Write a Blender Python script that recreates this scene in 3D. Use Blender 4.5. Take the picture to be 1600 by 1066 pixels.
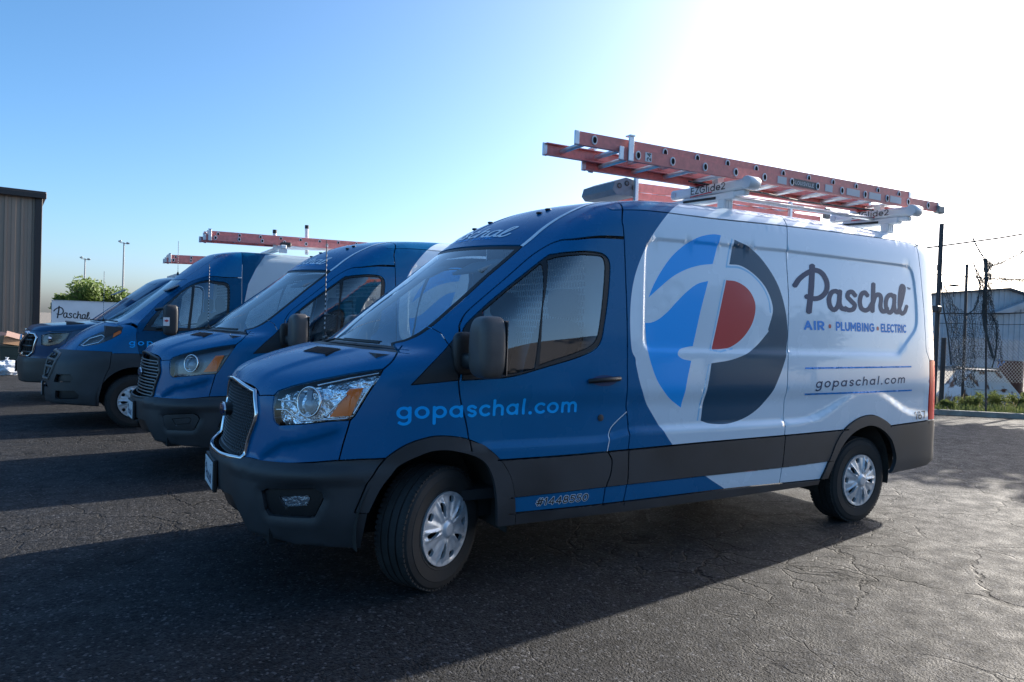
import bpy, bmesh, math, random
import numpy as np
from mathutils import Vector, Matrix
from mathutils.geometry import delaunay_2d_cdt
R = math.radians
random.seed(7); rng = np.random.default_rng(7)
for o in list(bpy.data.objects): bpy.data.objects.remove(o, do_unlink=True)
SC = bpy.context.scene
COL = SC.collection
# ------------------------------------------------------------------ camera
cam_d = bpy.data.cameras.new('camera'); cam = bpy.data.objects.new('camera', cam_d); COL.objects.link(cam)
CAMPOS = Vector((1.6408, 4.5326, 1.4843))
RT = Vector((-0.866349, 0.498199, 0.035169)); UP = Vector((0.020824, -0.034324, 0.999194)); FW = Vector((-0.499004, -0.866383, -0.019362))
cam.matrix_world = Matrix(((RT.x, UP.x, -FW.x, CAMPOS.x), (RT.y, UP.y, -FW.y, CAMPOS.y), (RT.z, UP.z, -FW.z, CAMPOS.z), (0, 0, 0, 1)))
cam_d.sensor_width = 36; cam_d.lens = 25.0604; cam_d.clip_start = .05; cam_d.clip_end = 3000
SC.camera = cam
# ------------------------------------------------------------------ sky and sun
SUN_EL, SUN_DIR = R(24.0), R(10.0)        # shadows run 10 degrees off the vans' heading (+x)
wld = bpy.data.worlds.new('World'); SC.world = wld; wld.use_nodes = True
nt = wld.node_tree; nt.nodes.clear()
sky = nt.nodes.new('ShaderNodeTexSky'); sky.sky_type = 'NISHITA'; sky.sun_disc = False
sky.sun_elevation = SUN_EL
sunvec = Vector((-math.cos(SUN_EL) * math.cos(SUN_DIR), -math.cos(SUN_EL) * math.sin(SUN_DIR), math.sin(SUN_EL)))
sky.sun_rotation = math.atan2(sunvec.x, sunvec.y)
sky.altitude = 350; sky.air_density = .7; sky.dust_density = 2.9; sky.ozone_density = 3.0
bg = nt.nodes.new('ShaderNodeBackground'); bg.inputs[1].default_value = .15
wo = nt.nodes.new('ShaderNodeOutputWorld')
hs = nt.nodes.new('ShaderNodeHueSaturation'); hs.inputs['Saturation'].default_value = 1.2; hs.inputs['Hue'].default_value = .492
nt.links.new(sky.outputs[0], hs.inputs['Color']); nt.links.new(hs.outputs[0], bg.inputs[0]); nt.links.new(bg.outputs[0], wo.inputs[0])
sl = bpy.data.lights.new('sun', 'SUN'); sl.energy = 4.9; sl.angle = R(.53); sl.color = (1, .93, .82)
so = bpy.data.objects.new('sun', sl); COL.objects.link(so); so.rotation_euler = sunvec.to_track_quat('Z', 'Y').to_euler()
so.location = sunvec * 60
SC.view_settings.view_transform = 'Standard'; SC.view_settings.look = 'None'
SC.view_settings.exposure = 1.0; SC.view_settings.gamma = 1
SC.cycles.max_bounces = 8; SC.cycles.transparent_max_bounces = 16; SC.cycles.use_denoising = True
SC.cycles.sample_clamp_indirect = 6
def pchip(xs, ys):
    xs=np.asarray(xs,float); ys=np.asarray(ys,float)
    if xs[0]>xs[-1]: xs,ys=xs[::-1],ys[::-1]
    h=np.diff(xs); d=np.diff(ys)/h; m=np.zeros(len(xs))
    for i in range(1,len(xs)-1):
        if d[i-1]*d[i]>0:
            w1=2*h[i]+h[i-1]; w2=h[i]+2*h[i-1]; m[i]=(w1+w2)/(w1/d[i-1]+w2/d[i])
    m[0]=d[0]; m[-1]=d[-1]
    def f(x):
        x=np.asarray(x,float); i=np.clip(np.searchsorted(xs,x)-1,0,len(xs)-2)
        t=(x-xs[i])/h[i]; lo=x<xs[0]; hi=x>xs[-1]; t=np.clip(t,0,1)
        r=(1+2*t)*(1-t)**2*ys[i]+t*(1-t)**2*h[i]*m[i]+t*t*(3-2*t)*ys[i+1]+t*t*(t-1)*h[i]*m[i+1]
        return r+np.where(lo,(x-xs[0])*m[0],0)+np.where(hi,(x-xs[-1])*m[-1],0)
    return f
def smooth_poly(pts, n=8):
    """Catmull-Rom (centripetal-ish) through points."""
    P=np.asarray(pts,float); out=[]
    for i in range(len(P)-1):
        a=P[i-1] if i>0 else 2*P[0]-P[1]; b=P[i]; c=P[i+1]; d=P[i+2] if i+2<len(P) else 2*P[-1]-P[-2]
        for k in range(n):
            t=k/n
            out.append(.5*((2*b)+(c-a)*t+(2*a-5*b+4*c-d)*t*t+(3*b-a-3*c+d)*t**3))
    out.append(P[-1]); return np.array(out)
def seg_dist(px,py,A,B):
    d=B-A; L=(d@d)+1e-12
    t=np.clip(((px-A[0])*d[0]+(py-A[1])*d[1])/L,0,1)
    return np.hypot(px-A[0]-t*d[0],py-A[1]-t*d[1])
def sd_poly(px,py,poly):
    """signed distance to closed polygon (negative inside)"""
    n=len(poly); D=np.full(np.shape(px),1e9); ins=np.zeros(np.shape(px),bool)
    for i in range(n):
        A=poly[i];B=poly[(i+1)%n]
        D=np.minimum(D,seg_dist(px,py,A,B))
        if A[1]!=B[1]:
            c=((A[1]>py)!=(B[1]>py))&(px<(B[0]-A[0])*(py-A[1])/(B[1]-A[1])+A[0]); ins^=c
    return np.where(ins,-D,D)
def smax(a,b,k):
    h=np.maximum(k-np.abs(a-b),0)/k
    return np.maximum(a,b)+h*h*k*.25
def sstep(e0,e1,x):
    t=np.clip((x-e0)/(e1-e0),0,1); return t*t*(3-2*t)
class Form:
    def __init__(s,plan,tum,lean,top,kshift,crown,kblend,feat=None,axis=.9,topfeat=None):
        s.tf=topfeat
        s.tum=pchip(*zip(*tum)); s.lean=pchip(*zip(*lean)); s.T0=pchip(*zip(*top))
        s.ks=pchip(*zip(*kshift)); s.cr=pchip(*zip(*crown)); s.kb=pchip(*zip(*kblend)); s.feat=feat; s.zc=axis
        h=smooth_poly(plan,8); full=np.concatenate([h,(h*[1,-1])[::-1][1:-1]])
        s.u0,s.w0,s.h=h[:,0].min()-.5,0.,.01
        nu=int((h[:,0].max()+.5-s.u0)/s.h); nw=150
        U,V=np.meshgrid(s.u0+np.arange(nu)*s.h,np.arange(nw)*s.h,indexing='ij')
        s.G=sd_poly(U,V,full)
    def dplan(s,u,w):
        a=(u-s.u0)/s.h; b=np.abs(w)/s.h
        i=np.clip(a.astype(int),0,s.G.shape[0]-2); j=np.clip(b.astype(int),0,s.G.shape[1]-2)
        a=np.clip(a-i,-50,50); b=np.clip(b-j,-50,50); G=s.G
        return (G[i,j]*(1-a)+G[i+1,j]*a)*(1-b)+(G[i,j+1]*(1-a)+G[i+1,j+1]*a)*b
    def F(s,x,y,z):
        y=np.abs(y)
        ins=s.tum(z)
        if s.feat is not None: ins=ins+s.feat(x,z)*sstep(.5,.8,y)
        d=s.dplan(x+s.lean(z)*sstep(-2.2,-.4,x),y+ins)
        xx=x+s.ks(x)*y*y
        t0=s.T0(xx); sl=(s.T0(xx+.01)-t0)/.01
        if s.tf is not None: t0=t0+s.tf(x,y)
        t=(z-t0+s.cr(x)*y*y)/np.sqrt(1+sl*sl)
        return smax(d,t,s.kb(x))
    def grad(s,P,e=1e-3):
        x,y,z=P.T
        g=np.stack([s.F(x+e,y,z)-s.F(x-e,y,z),s.F(x,y+e,z)-s.F(x,y-e,z),s.F(x,y,z+e)-s.F(x,y,z-e)],-1)
        return g/(np.linalg.norm(g,axis=1,keepdims=True)+1e-12)
    def hit(s,O,D,tmax=3.,n=31,it=20):
        """first crossing from inside to outside along rays"""
        ts=np.linspace(0,tmax,n); lo=np.zeros(len(O)); hi=np.full(len(O),tmax); found=np.zeros(len(O),bool)
        for k in range(1,n):
            p=O+D*ts[k]; f=s.F(*p.T); new=(f>0)&~found
            lo[new]=ts[k-1]; hi[new]=ts[k]; found|=new
        for _ in range(it):
            m=.5*(lo+hi); p=O+D*m[:,None]; f=s.F(*p.T); pos=f>0
            hi=np.where(pos,m,hi); lo=np.where(pos,lo,m)
        return O+D*(.5*(lo+hi))[:,None]
    # chart A : (x, phi)   chart B : (theta, z)
    def A(s,q):
        q=np.asarray(q,float); O=np.stack([q[:,0],0*q[:,0],0*q[:,0]+s.zc],-1)
        D=np.stack([0*q[:,0],np.sin(q[:,1]),np.cos(q[:,1])],-1); return s.hit(O,D)
    def B(s,q,xc=0.):
        q=np.asarray(q,float); O=np.stack([0*q[:,0]+xc,0*q[:,0],q[:,1]],-1)
        D=np.stack([np.cos(q[:,0]),np.sin(q[:,0]),0*q[:,0]],-1); return s.hit(O,D,2.)
    def toA(s,P): P=np.atleast_2d(P); return np.stack([P[:,0],np.arctan2(P[:,1],P[:,2]-s.zc)],-1)
    def toB(s,P,xc=0.): P=np.atleast_2d(P); return np.stack([np.arctan2(P[:,1],P[:,0]-xc),P[:,2]],-1)
    def S(s,q):
        q=np.asarray(q,float); O=np.stack([q[:,0],0*q[:,0],q[:,1]],-1)
        return s.hit(O,np.tile([0.,1.,0.],(len(q),1)),1.6)
    def V(s,q,z0=.9):
        q=np.asarray(q,float); O=np.stack([q[:,0],q[:,1],0*q[:,0]+z0],-1)
        return s.hit(O,np.tile([0.,0.,1.],(len(q),1)),2.2)
def poly_rr(x0,x1,z0,z1,r,n=5):
    out=[]
    for cx,cz,a0 in ((x1-r,z1-r,0),(x0+r,z1-r,90),(x0+r,z0+r,180),(x1-r,z0+r,270)):
        for k in range(n+1):
            a=np.radians(a0+90*k/n); out.append((cx+r*np.cos(a),cz+r*np.sin(a)))
    return np.array(out)

# ------------------------------------------------------------------ materials
MATS = {}
def nodes_of(m): return m.node_tree.nodes, m.node_tree.links
def mat(name, col, rough=.5, metal=0., coat=0., spec=.5, noise=None, bump=None, emit=None, crough=.06):
    """principled material; noise=(scale, amount) varies the colour, bump=(scale, strength, distance)."""
    if name in MATS: return MATS[name]
    m = bpy.data.materials.new(name); m.use_nodes = True; N, L = nodes_of(m)
    b = N['Principled BSDF']; b.inputs['Base Color'].default_value = (*col, 1); b.inputs['Roughness'].default_value = rough
    b.inputs['Metallic'].default_value = metal; b.inputs['Coat Weight'].default_value = coat; b.inputs['Coat Roughness'].default_value = crough
    b.inputs['Specular IOR Level'].default_value = spec
    tc = N.new('ShaderNodeTexCoord')
    if noise:
        n = N.new('ShaderNodeTexNoise'); n.inputs['Scale'].default_value = noise[0]; n.inputs['Detail'].default_value = 6
        L.new(tc.outputs['Object'], n.inputs['Vector'])
        mr = N.new('ShaderNodeMapRange'); mr.inputs[1].default_value = .3; mr.inputs[2].default_value = .7
        mr.inputs[3].default_value = 1 - noise[1]; mr.inputs[4].default_value = 1 + noise[1]; L.new(n.outputs[0], mr.inputs[0])
        mx = N.new('ShaderNodeMix'); mx.data_type = 'RGBA'; mx.blend_type = 'MULTIPLY'; mx.inputs[0].default_value = 1
        mx.inputs[6].default_value = (*col, 1); L.new(mr.outputs[0], mx.inputs[7]); L.new(mx.outputs[2], b.inputs['Base Color'])
        mr2 = N.new('ShaderNodeMapRange'); mr2.inputs[1].default_value = .25; mr2.inputs[2].default_value = .75
        mr2.inputs[3].default_value = max(0, rough - .08); mr2.inputs[4].default_value = min(1, rough + .1)
        L.new(n.outputs[0], mr2.inputs[0]); L.new(mr2.outputs[0], b.inputs['Roughness'])
    if bump:
        n2 = N.new('ShaderNodeTexNoise'); n2.inputs['Scale'].default_value = bump[0]; n2.inputs['Detail'].default_value = 4
        L.new(tc.outputs['Object'], n2.inputs['Vector'])
        bp = N.new('ShaderNodeBump'); bp.inputs['Strength'].default_value = bump[1]; bp.inputs['Distance'].default_value = bump[2]
        L.new(n2.outputs[0], bp.inputs['Height']); L.new(bp.outputs[0], b.inputs['Normal'])
    if emit:
        b.inputs['Emission Color'].default_value = (*emit[0], 1); b.inputs['Emission Strength'].default_value = emit[1]
    MATS[name] = m; return m
def glass(name, tint, refl=1.0, base=.045):
    if name in MATS: return MATS[name]
    m = bpy.data.materials.new(name); m.use_nodes = True; N, L = nodes_of(m); N.clear()
    out = N.new('ShaderNodeOutputMaterial'); mix = N.new('ShaderNodeMixShader'); tr = N.new('ShaderNodeBsdfTransparent'); gl = N.new('ShaderNodeBsdfGlossy')
    tr.inputs[0].default_value = (*tint, 1); gl.inputs['Roughness'].default_value = .012; gl.inputs[0].default_value = (refl, refl, refl, 1)
    g = N.new('ShaderNodeNewGeometry'); d = N.new('ShaderNodeVectorMath'); d.operation = 'DOT_PRODUCT'
    L.new(g.outputs['Normal'], d.inputs[0]); L.new(g.outputs['Incoming'], d.inputs[1])
    def mth(op, a, b=None):
        q = N.new('ShaderNodeMath'); q.operation = op
        for i, v in enumerate((a, b)):
            if v is None: continue
            if isinstance(v, (int, float)): q.inputs[i].default_value = v
            else: L.new(v, q.inputs[i])
        return q.outputs[0]
    ab = mth('ABSOLUTE', d.outputs['Value']); om = mth('SUBTRACT', 1., ab); pw = mth('POWER', om, 5.)
    fr = mth('ADD', mth('MULTIPLY', pw, 1 - 2 * base), 2 * base)
    L.new(fr, mix.inputs[0]); L.new(tr.outputs[0], mix.inputs[1]); L.new(gl.outputs[0], mix.inputs[2]); L.new(mix.outputs[0], out.inputs[0])
    MATS[name] = m; return m
# ------------------------------------------------------------------ objects
def link(name, mesh, parent=None, loc=None):
    o = bpy.data.objects.new(name, mesh); COL.objects.link(o)
    if parent is not None: o.parent = parent
    if loc is not None: o.location = loc
    return o
def empty(name, loc=(0, 0, 0), rz=0):
    o = bpy.data.objects.new(name, None); COL.objects.link(o); o.location = loc; o.rotation_euler = (0, 0, rz); o.empty_display_size = .1; return o
def tag(o, label=None, cat=None, group=None, kind=None):
    if label: o['label'] = label
    if cat: o['category'] = cat
    if group: o['group'] = group
    if kind: o['kind'] = kind
    return o
class MB:
    """collects simple shapes, then builds ONE mesh."""
    def __init__(s): s.v = []; s.f = []; s.m = []; s.cur = 0
    def add(s, vs, fs):
        o = len(s.v); s.v += [tuple(map(float, v)) for v in vs]; s.f += [tuple(i + o for i in f) for f in fs]; s.m += [s.cur] * len(fs); return s
    def box(s, c, size, M=None, bev=0.):
        hx, hy, hz = [q / 2 for q in size]
        if bev <= 0:
            vs = [(x, y, z) for x in (-hx, hx) for y in (-hy, hy) for z in (-hz, hz)]
            fs = [(0, 1, 3, 2), (4, 6, 7, 5), (0, 4, 5, 1), (2, 3, 7, 6), (0, 2, 6, 4), (1, 5, 7, 3)]
        else:
            b = min(bev, hx * .9, hy * .9, hz * .9); vs = []; fs = []
            for (ax) in range(3):
                for sg in (-1, 1):
                    q = [hx, hy, hz]; i, j = [k for k in range(3) if k != ax]; ids = []
                    for a, d in ((-1, -1), (1, -1), (1, 1), (-1, 1)):
                        p = [0, 0, 0]; p[ax] = sg * q[ax]; p[i] = a * (q[i] - b); p[j] = d * (q[j] - b); ids.append(len(vs)); vs.append(tuple(p))
                    fs.append(tuple(ids) if (sg > 0) == (ax != 1) else tuple(ids[::-1]))
            key = {}
            for n, v in enumerate(vs): key[tuple(round(q, 6) for q in v)] = n
            def vid(sx, sy, sz, ax):
                q = [sx * (hx - b), sy * (hy - b), sz * (hz - b)]; q[ax] = (sx, sy, sz)[ax] * (hx, hy, hz)[ax]; return key[tuple(round(t, 6) for t in q)]
            for a in range(3):
                i, j = [k for k in range(3) if k != a]
                for si in (-1, 1):
                    for sj in (-1, 1):
                        def sg(t):
                            q = [0, 0, 0]; q[a] = t; q[i] = si; q[j] = sj; return q
                        fs.append((vid(*sg(-1), i), vid(*sg(1), i), vid(*sg(1), j), vid(*sg(-1), j)))
            for sx in (-1, 1):
                for sy in (-1, 1):
                    for sz in (-1, 1): fs.append((vid(sx, sy, sz, 0), vid(sx, sy, sz, 1), vid(sx, sy, sz, 2)))
        if M is not None: vs = [M @ Vector(v) for v in vs]
        return s.add([(v[0] + c[0], v[1] + c[1], v[2] + c[2]) for v in vs], fs)
    def bar(s, a, b, w, h=None, up=(0, 0, 1), bev=0.):
        a = Vector(a); b = Vector(b); d = b - a; Lh = d.length; d.normalize(); up = Vector(up)
        if abs(d.dot(up)) > .98: up = Vector((1, 0, 0))
        y = up.cross(d).normalized(); z = d.cross(y); M = Matrix((d, y, z)).transposed()
        return s.box((a + b) / 2, (Lh, w, h or w), M, bev)
    def tube(s, pts, r, n=8, caps=True):
        P = [Vector(p) for p in pts]; rr = r if hasattr(r, '__len__') else [r] * len(P); vs = []; fs = []; prev = None
        for i, p in enumerate(P):
            t = (P[min(i + 1, len(P) - 1)] - P[max(i - 1, 0)]).normalized()
            if prev is None:
                a = Vector((0, 0, 1)) if abs(t.z) < .9 else Vector((1, 0, 0)); x = t.cross(a).normalized()
            else: x = (prev - t * prev.dot(t)).normalized()
            prev = x; y = t.cross(x)
            for k in range(n):
                an = 2 * math.pi * k / n; vs.append(p + (x * math.cos(an) + y * math.sin(an)) * rr[i])
        for i in range(len(P) - 1):
            for k in range(n): fs.append((i * n + k, i * n + (k + 1) % n, (i + 1) * n + (k + 1) % n, (i + 1) * n + k))
        if caps: fs += [tuple(range(n))[::-1], tuple((len(P) - 1) * n + k for k in range(n))]
        return s.add(vs, fs)
    def lathe(s, prof, n=32, axis='y', c=(0, 0, 0), close=False):
        """prof: (radius, along-axis)"""
        vs = []; fs = []; m = len(prof)
        for k in range(n):
            a = 2 * math.pi * k / n
            for r_, h in prof:
                q = (r_ * math.cos(a), r_ * math.sin(a))
                v = (q[0], h, q[1]) if axis == 'y' else ((q[0], q[1], h) if axis == 'z' else (h, q[0], q[1]))
                vs.append((v[0] + c[0], v[1] + c[1], v[2] + c[2]))
        for k in range(n):
            for i in range(m - (0 if close else 1)):
                j = (i + 1) % m; fs.append((k * m + i, k * m + j, ((k + 1) % n) * m + j, ((k + 1) % n) * m + i))
        return s.add(vs, fs)
    def prism(s, poly, fn, d):
        """polygon (2-D) placed by fn(u,v,w) with w = 0 and d"""
        n = len(poly); vs = [fn(u, v, 0) for u, v in poly] + [fn(u, v, d) for u, v in poly]
        return s.add(vs, [tuple(range(n))[::-1], tuple(range(n, 2 * n))] + [(i, (i + 1) % n, n + (i + 1) % n, n + i) for i in range(n)])
    def mesh(s, name, mats, smooth=False, sharp=40):
        me = bpy.data.meshes.new(name); me.from_pydata(s.v, [], s.f); me.validate()
        for m in (mats if isinstance(mats, (list, tuple)) else [mats]): me.materials.append(m)
        if len(s.m) == len(me.polygons): me.polygons.foreach_set('material_index', s.m)
        bm = bmesh.new(); bm.from_mesh(me); bmesh.ops.recalc_face_normals(bm, faces=bm.faces)
        if smooth:
            for f in bm.faces: f.smooth = True
            ca = math.cos(R(sharp))
            for e in bm.edges:
                if len(e.link_faces) == 2 and e.link_faces[0].normal.dot(e.link_faces[1].normal) < ca: e.smooth = False
        bm.to_mesh(me); bm.free(); return me
    def build(s, name, mats, parent=None, smooth=False, sharp=40, loc=None): return link(name, s.mesh(name, mats, smooth, sharp), parent, loc)
# ------------------------------------------------------------------ cutting panels out of a body form
def resample(P, step, closed=False):
    P = np.asarray(P, float)
    if closed: P = np.vstack([P, P[:1]])
    out = [P[0]]
    for a, b in zip(P[:-1], P[1:]):
        n = max(1, int(math.ceil(np.hypot(*(b - a)) / step)))
        for k in range(1, n + 1): out.append(a + (b - a) * k / n)
    return np.array(out[:-1] if closed else out)
def strip_quads(P, w):
    q = []; P = np.asarray(P, float)
    for a, b in zip(P[:-1], P[1:]):
        d = b - a; L = np.hypot(*d)
        if L < 1e-6: continue
        d /= L; n = np.array([-d[1], d[0]]) * w; e = d * w * .5
        q.append([a - e - n, b + e - n, b + e + n, a - e + n])
    return q
def cdt(faces, pts):
    """faces: list of 2-D polygons, pts: loose points -> verts, tris, list of face ids per tri"""
    V = []; Fi = []
    for f in faces:
        f = np.asarray(f, float); x_, y_ = f.T
        if (x_ * np.roll(y_, -1) - y_ * np.roll(x_, -1)).sum() < 0: f = f[::-1]
        Fi.append(list(range(len(V), len(V) + len(f)))); V += [Vector((float(p[0]), float(p[1]))) for p in f]
    V += [Vector((float(p[0]), float(p[1]))) for p in pts]
    vo, eo, fo, ov, oe, of = delaunay_2d_cdt(V, [], Fi, 1, 1e-6, True)
    return np.array([(v[0], v[1]) for v in vo]), fo, of
class Comp: pass
def cut(domain, step, gaps, paints=(), extra=(), regions=None):
    """domain polygon; gaps: list of polygons removed; paints: list of (polygon, tag). -> connected components"""
    dom = np.asarray(domain, float); lo = dom.min(0); hi = dom.max(0)
    sx, sy = step if hasattr(step, '__len__') else (step, step)
    gx = np.arange(lo[0] + sx * .5, hi[0], sx); gy = np.arange(lo[1] + sy * .5, hi[1], sy)
    G = np.stack(np.meshgrid(gx, gy, indexing='ij'), -1); G[:, 1::2, 0] += sx * .25; G = G.reshape(-1, 2)
    faces = [list(dom)] + [list(g) for g in gaps] + [list(p) for p, _ in paints]
    if len(extra):
        E_ = np.vstack([np.asarray(e) for e in extra]); keyset = {(int(round(p[0] / .012)), int(round(p[1] / .012))) for p in E_}
        near = np.array([any((int(round(p[0] / .012)) + i, int(round(p[1] / .012)) + j) in keyset for i in (-1, 0, 1) for j in (-1, 0, 1)) for p in G])
        G = np.vstack([G[~near], E_])
    V, T, ids = cdt(faces, G)
    ng = len(gaps); keep = []; ptag = []
    for t, i in zip(T, ids):
        i = set(i)
        if 0 not in i or any(1 <= k <= ng for k in i): continue
        if len(t) != 3: continue
        keep.append(t); tg = None
        for k in sorted(i):
            if k > ng: tg = paints[k - 1 - ng][1]
        ptag.append(tg)
    em = {}
    for n, t in enumerate(keep):
        for k in range(3):
            e = (t[k], t[(k + 1) % 3]); em.setdefault((min(e), max(e)), []).append(n)
    adj = [[] for _ in keep]
    for l in em.values():
        if len(l) == 2: adj[l[0]].append(l[1]); adj[l[1]].append(l[0])
    lab = np.full(len(keep), -1); c = 0
    for n in range(len(keep)):
        if lab[n] >= 0: continue
        st = [n]; lab[n] = c
        while st:
            k = st.pop()
            for q in adj[k]:
                if lab[q] < 0: lab[q] = c; st.append(q)
        c += 1
    return V, np.array(keep), ptag, lab
def find_comp(V, T, lab, seed):
    a, b, c = V[T[:, 0]], V[T[:, 1]], V[T[:, 2]]; p = np.asarray(seed)
    def cr(u, v, w): return (v[:, 0] - u[:, 0]) * (w[1] - u[:, 1]) - (v[:, 1] - u[:, 1]) * (w[0] - u[:, 0])
    s1, s2, s3 = cr(a, b, p), cr(b, c, p), cr(c, a, p)
    ok = ((s1 >= 0) & (s2 >= 0) & (s3 >= 0)) | ((s1 <= 0) & (s2 <= 0) & (s3 <= 0))
    k = np.nonzero(ok)[0]
    return int(lab[k[0]]) if len(k) else -1
def panel_mesh(name, P3, N3, T, mi, mats, offset=0., rim=.012, mirror=False, centre=False, inner=None, offs=None):
    """P3/N3 all chart vertices, T triangles of this panel. mirror: build the other side; centre: join with its mirror image."""
    used, inv = np.unique(T, return_inverse=True); T = inv.reshape(T.shape); P = P3[used]; N = N3[used]
    off = offset if offs is None else offs[used][:, None]
    P = P + N * off
    # consistent winding by normal
    fn = np.cross(P[T[:, 1]] - P[T[:, 0]], P[T[:, 2]] - P[T[:, 0]]); flip = (fn * N[T[:, 0]]).sum(1) < 0
    T = T.copy(); T[flip] = T[flip][:, ::-1]; mi = np.asarray(mi)
    if mirror: P = P * [1, -1, 1]; N = N * [1, -1, 1]; T = T[:, ::-1]
    if centre:
        n0 = len(P); on = np.abs(P[:, 1]) < 2e-4; P[on, 1] = 0
        idx = np.arange(n0); rest = np.nonzero(~on)[0]; idx2 = idx.copy(); idx2[rest] = n0 + np.arange(len(rest))
        P = np.vstack([P, P[rest] * [1, -1, 1]]); N = np.vstack([N, N[rest] * [1, -1, 1]])
        T = np.vstack([T, idx2[T][:, ::-1]]); mi = np.concatenate([mi, mi])
    ed = {}
    for t in T:
        for k in range(3): ed[(t[k], t[(k + 1) % 3])] = 1
    bd = [(a, b) for (a, b) in ed if (b, a) not in ed]
    V = [tuple(p) for p in P]; F = [tuple(int(q) for q in t) for t in T]; M = [int(q) for q in mi]; nt_ = len(F)
    sharp = []
    if rim > 0:
        ring = {}
        for a, b in bd:
            for q in (a, b):
                if q not in ring: ring[q] = len(V); V.append(tuple(P[q] - N[q] * rim))
        em = {}
        for t, m_ in zip(T, M):
            for k in range(3): em[(t[k], t[(k + 1) % 3])] = m_
        for a, b in bd: F.append((int(b), int(a), ring[a], ring[b])); M.append(em[(a, b)])
        sharp = bd
    if inner is not None:
        o = len(V); V += [tuple(p) for p in (P - N * (rim + .002))]; k = len(mats)
        F += [tuple(int(q) + o for q in t[::-1]) for t in T]; M += [k] * len(T); mats = list(mats) + [inner]
    me = bpy.data.meshes.new(name); me.from_pydata(V, [], F)
    for m in mats: me.materials.append(m)
    me.polygons.foreach_set('material_index', M); me.polygons.foreach_set('use_smooth', [True] * len(F))
    if sharp:
        ss = {(min(a, b), max(a, b)) for a, b in sharp}
        vv = np.zeros(len(me.edges) * 2, int); me.edges.foreach_get('vertices', vv); vv = vv.reshape(-1, 2)
        me.attributes.new('sharp_edge', 'BOOLEAN', 'EDGE')
        me.attributes['sharp_edge'].data.foreach_set('value', [(min(a, b), max(a, b)) in ss for a, b in vv])
    me.update(); return me
def cat(pts, n=6): return smooth_poly(pts, n)
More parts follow.
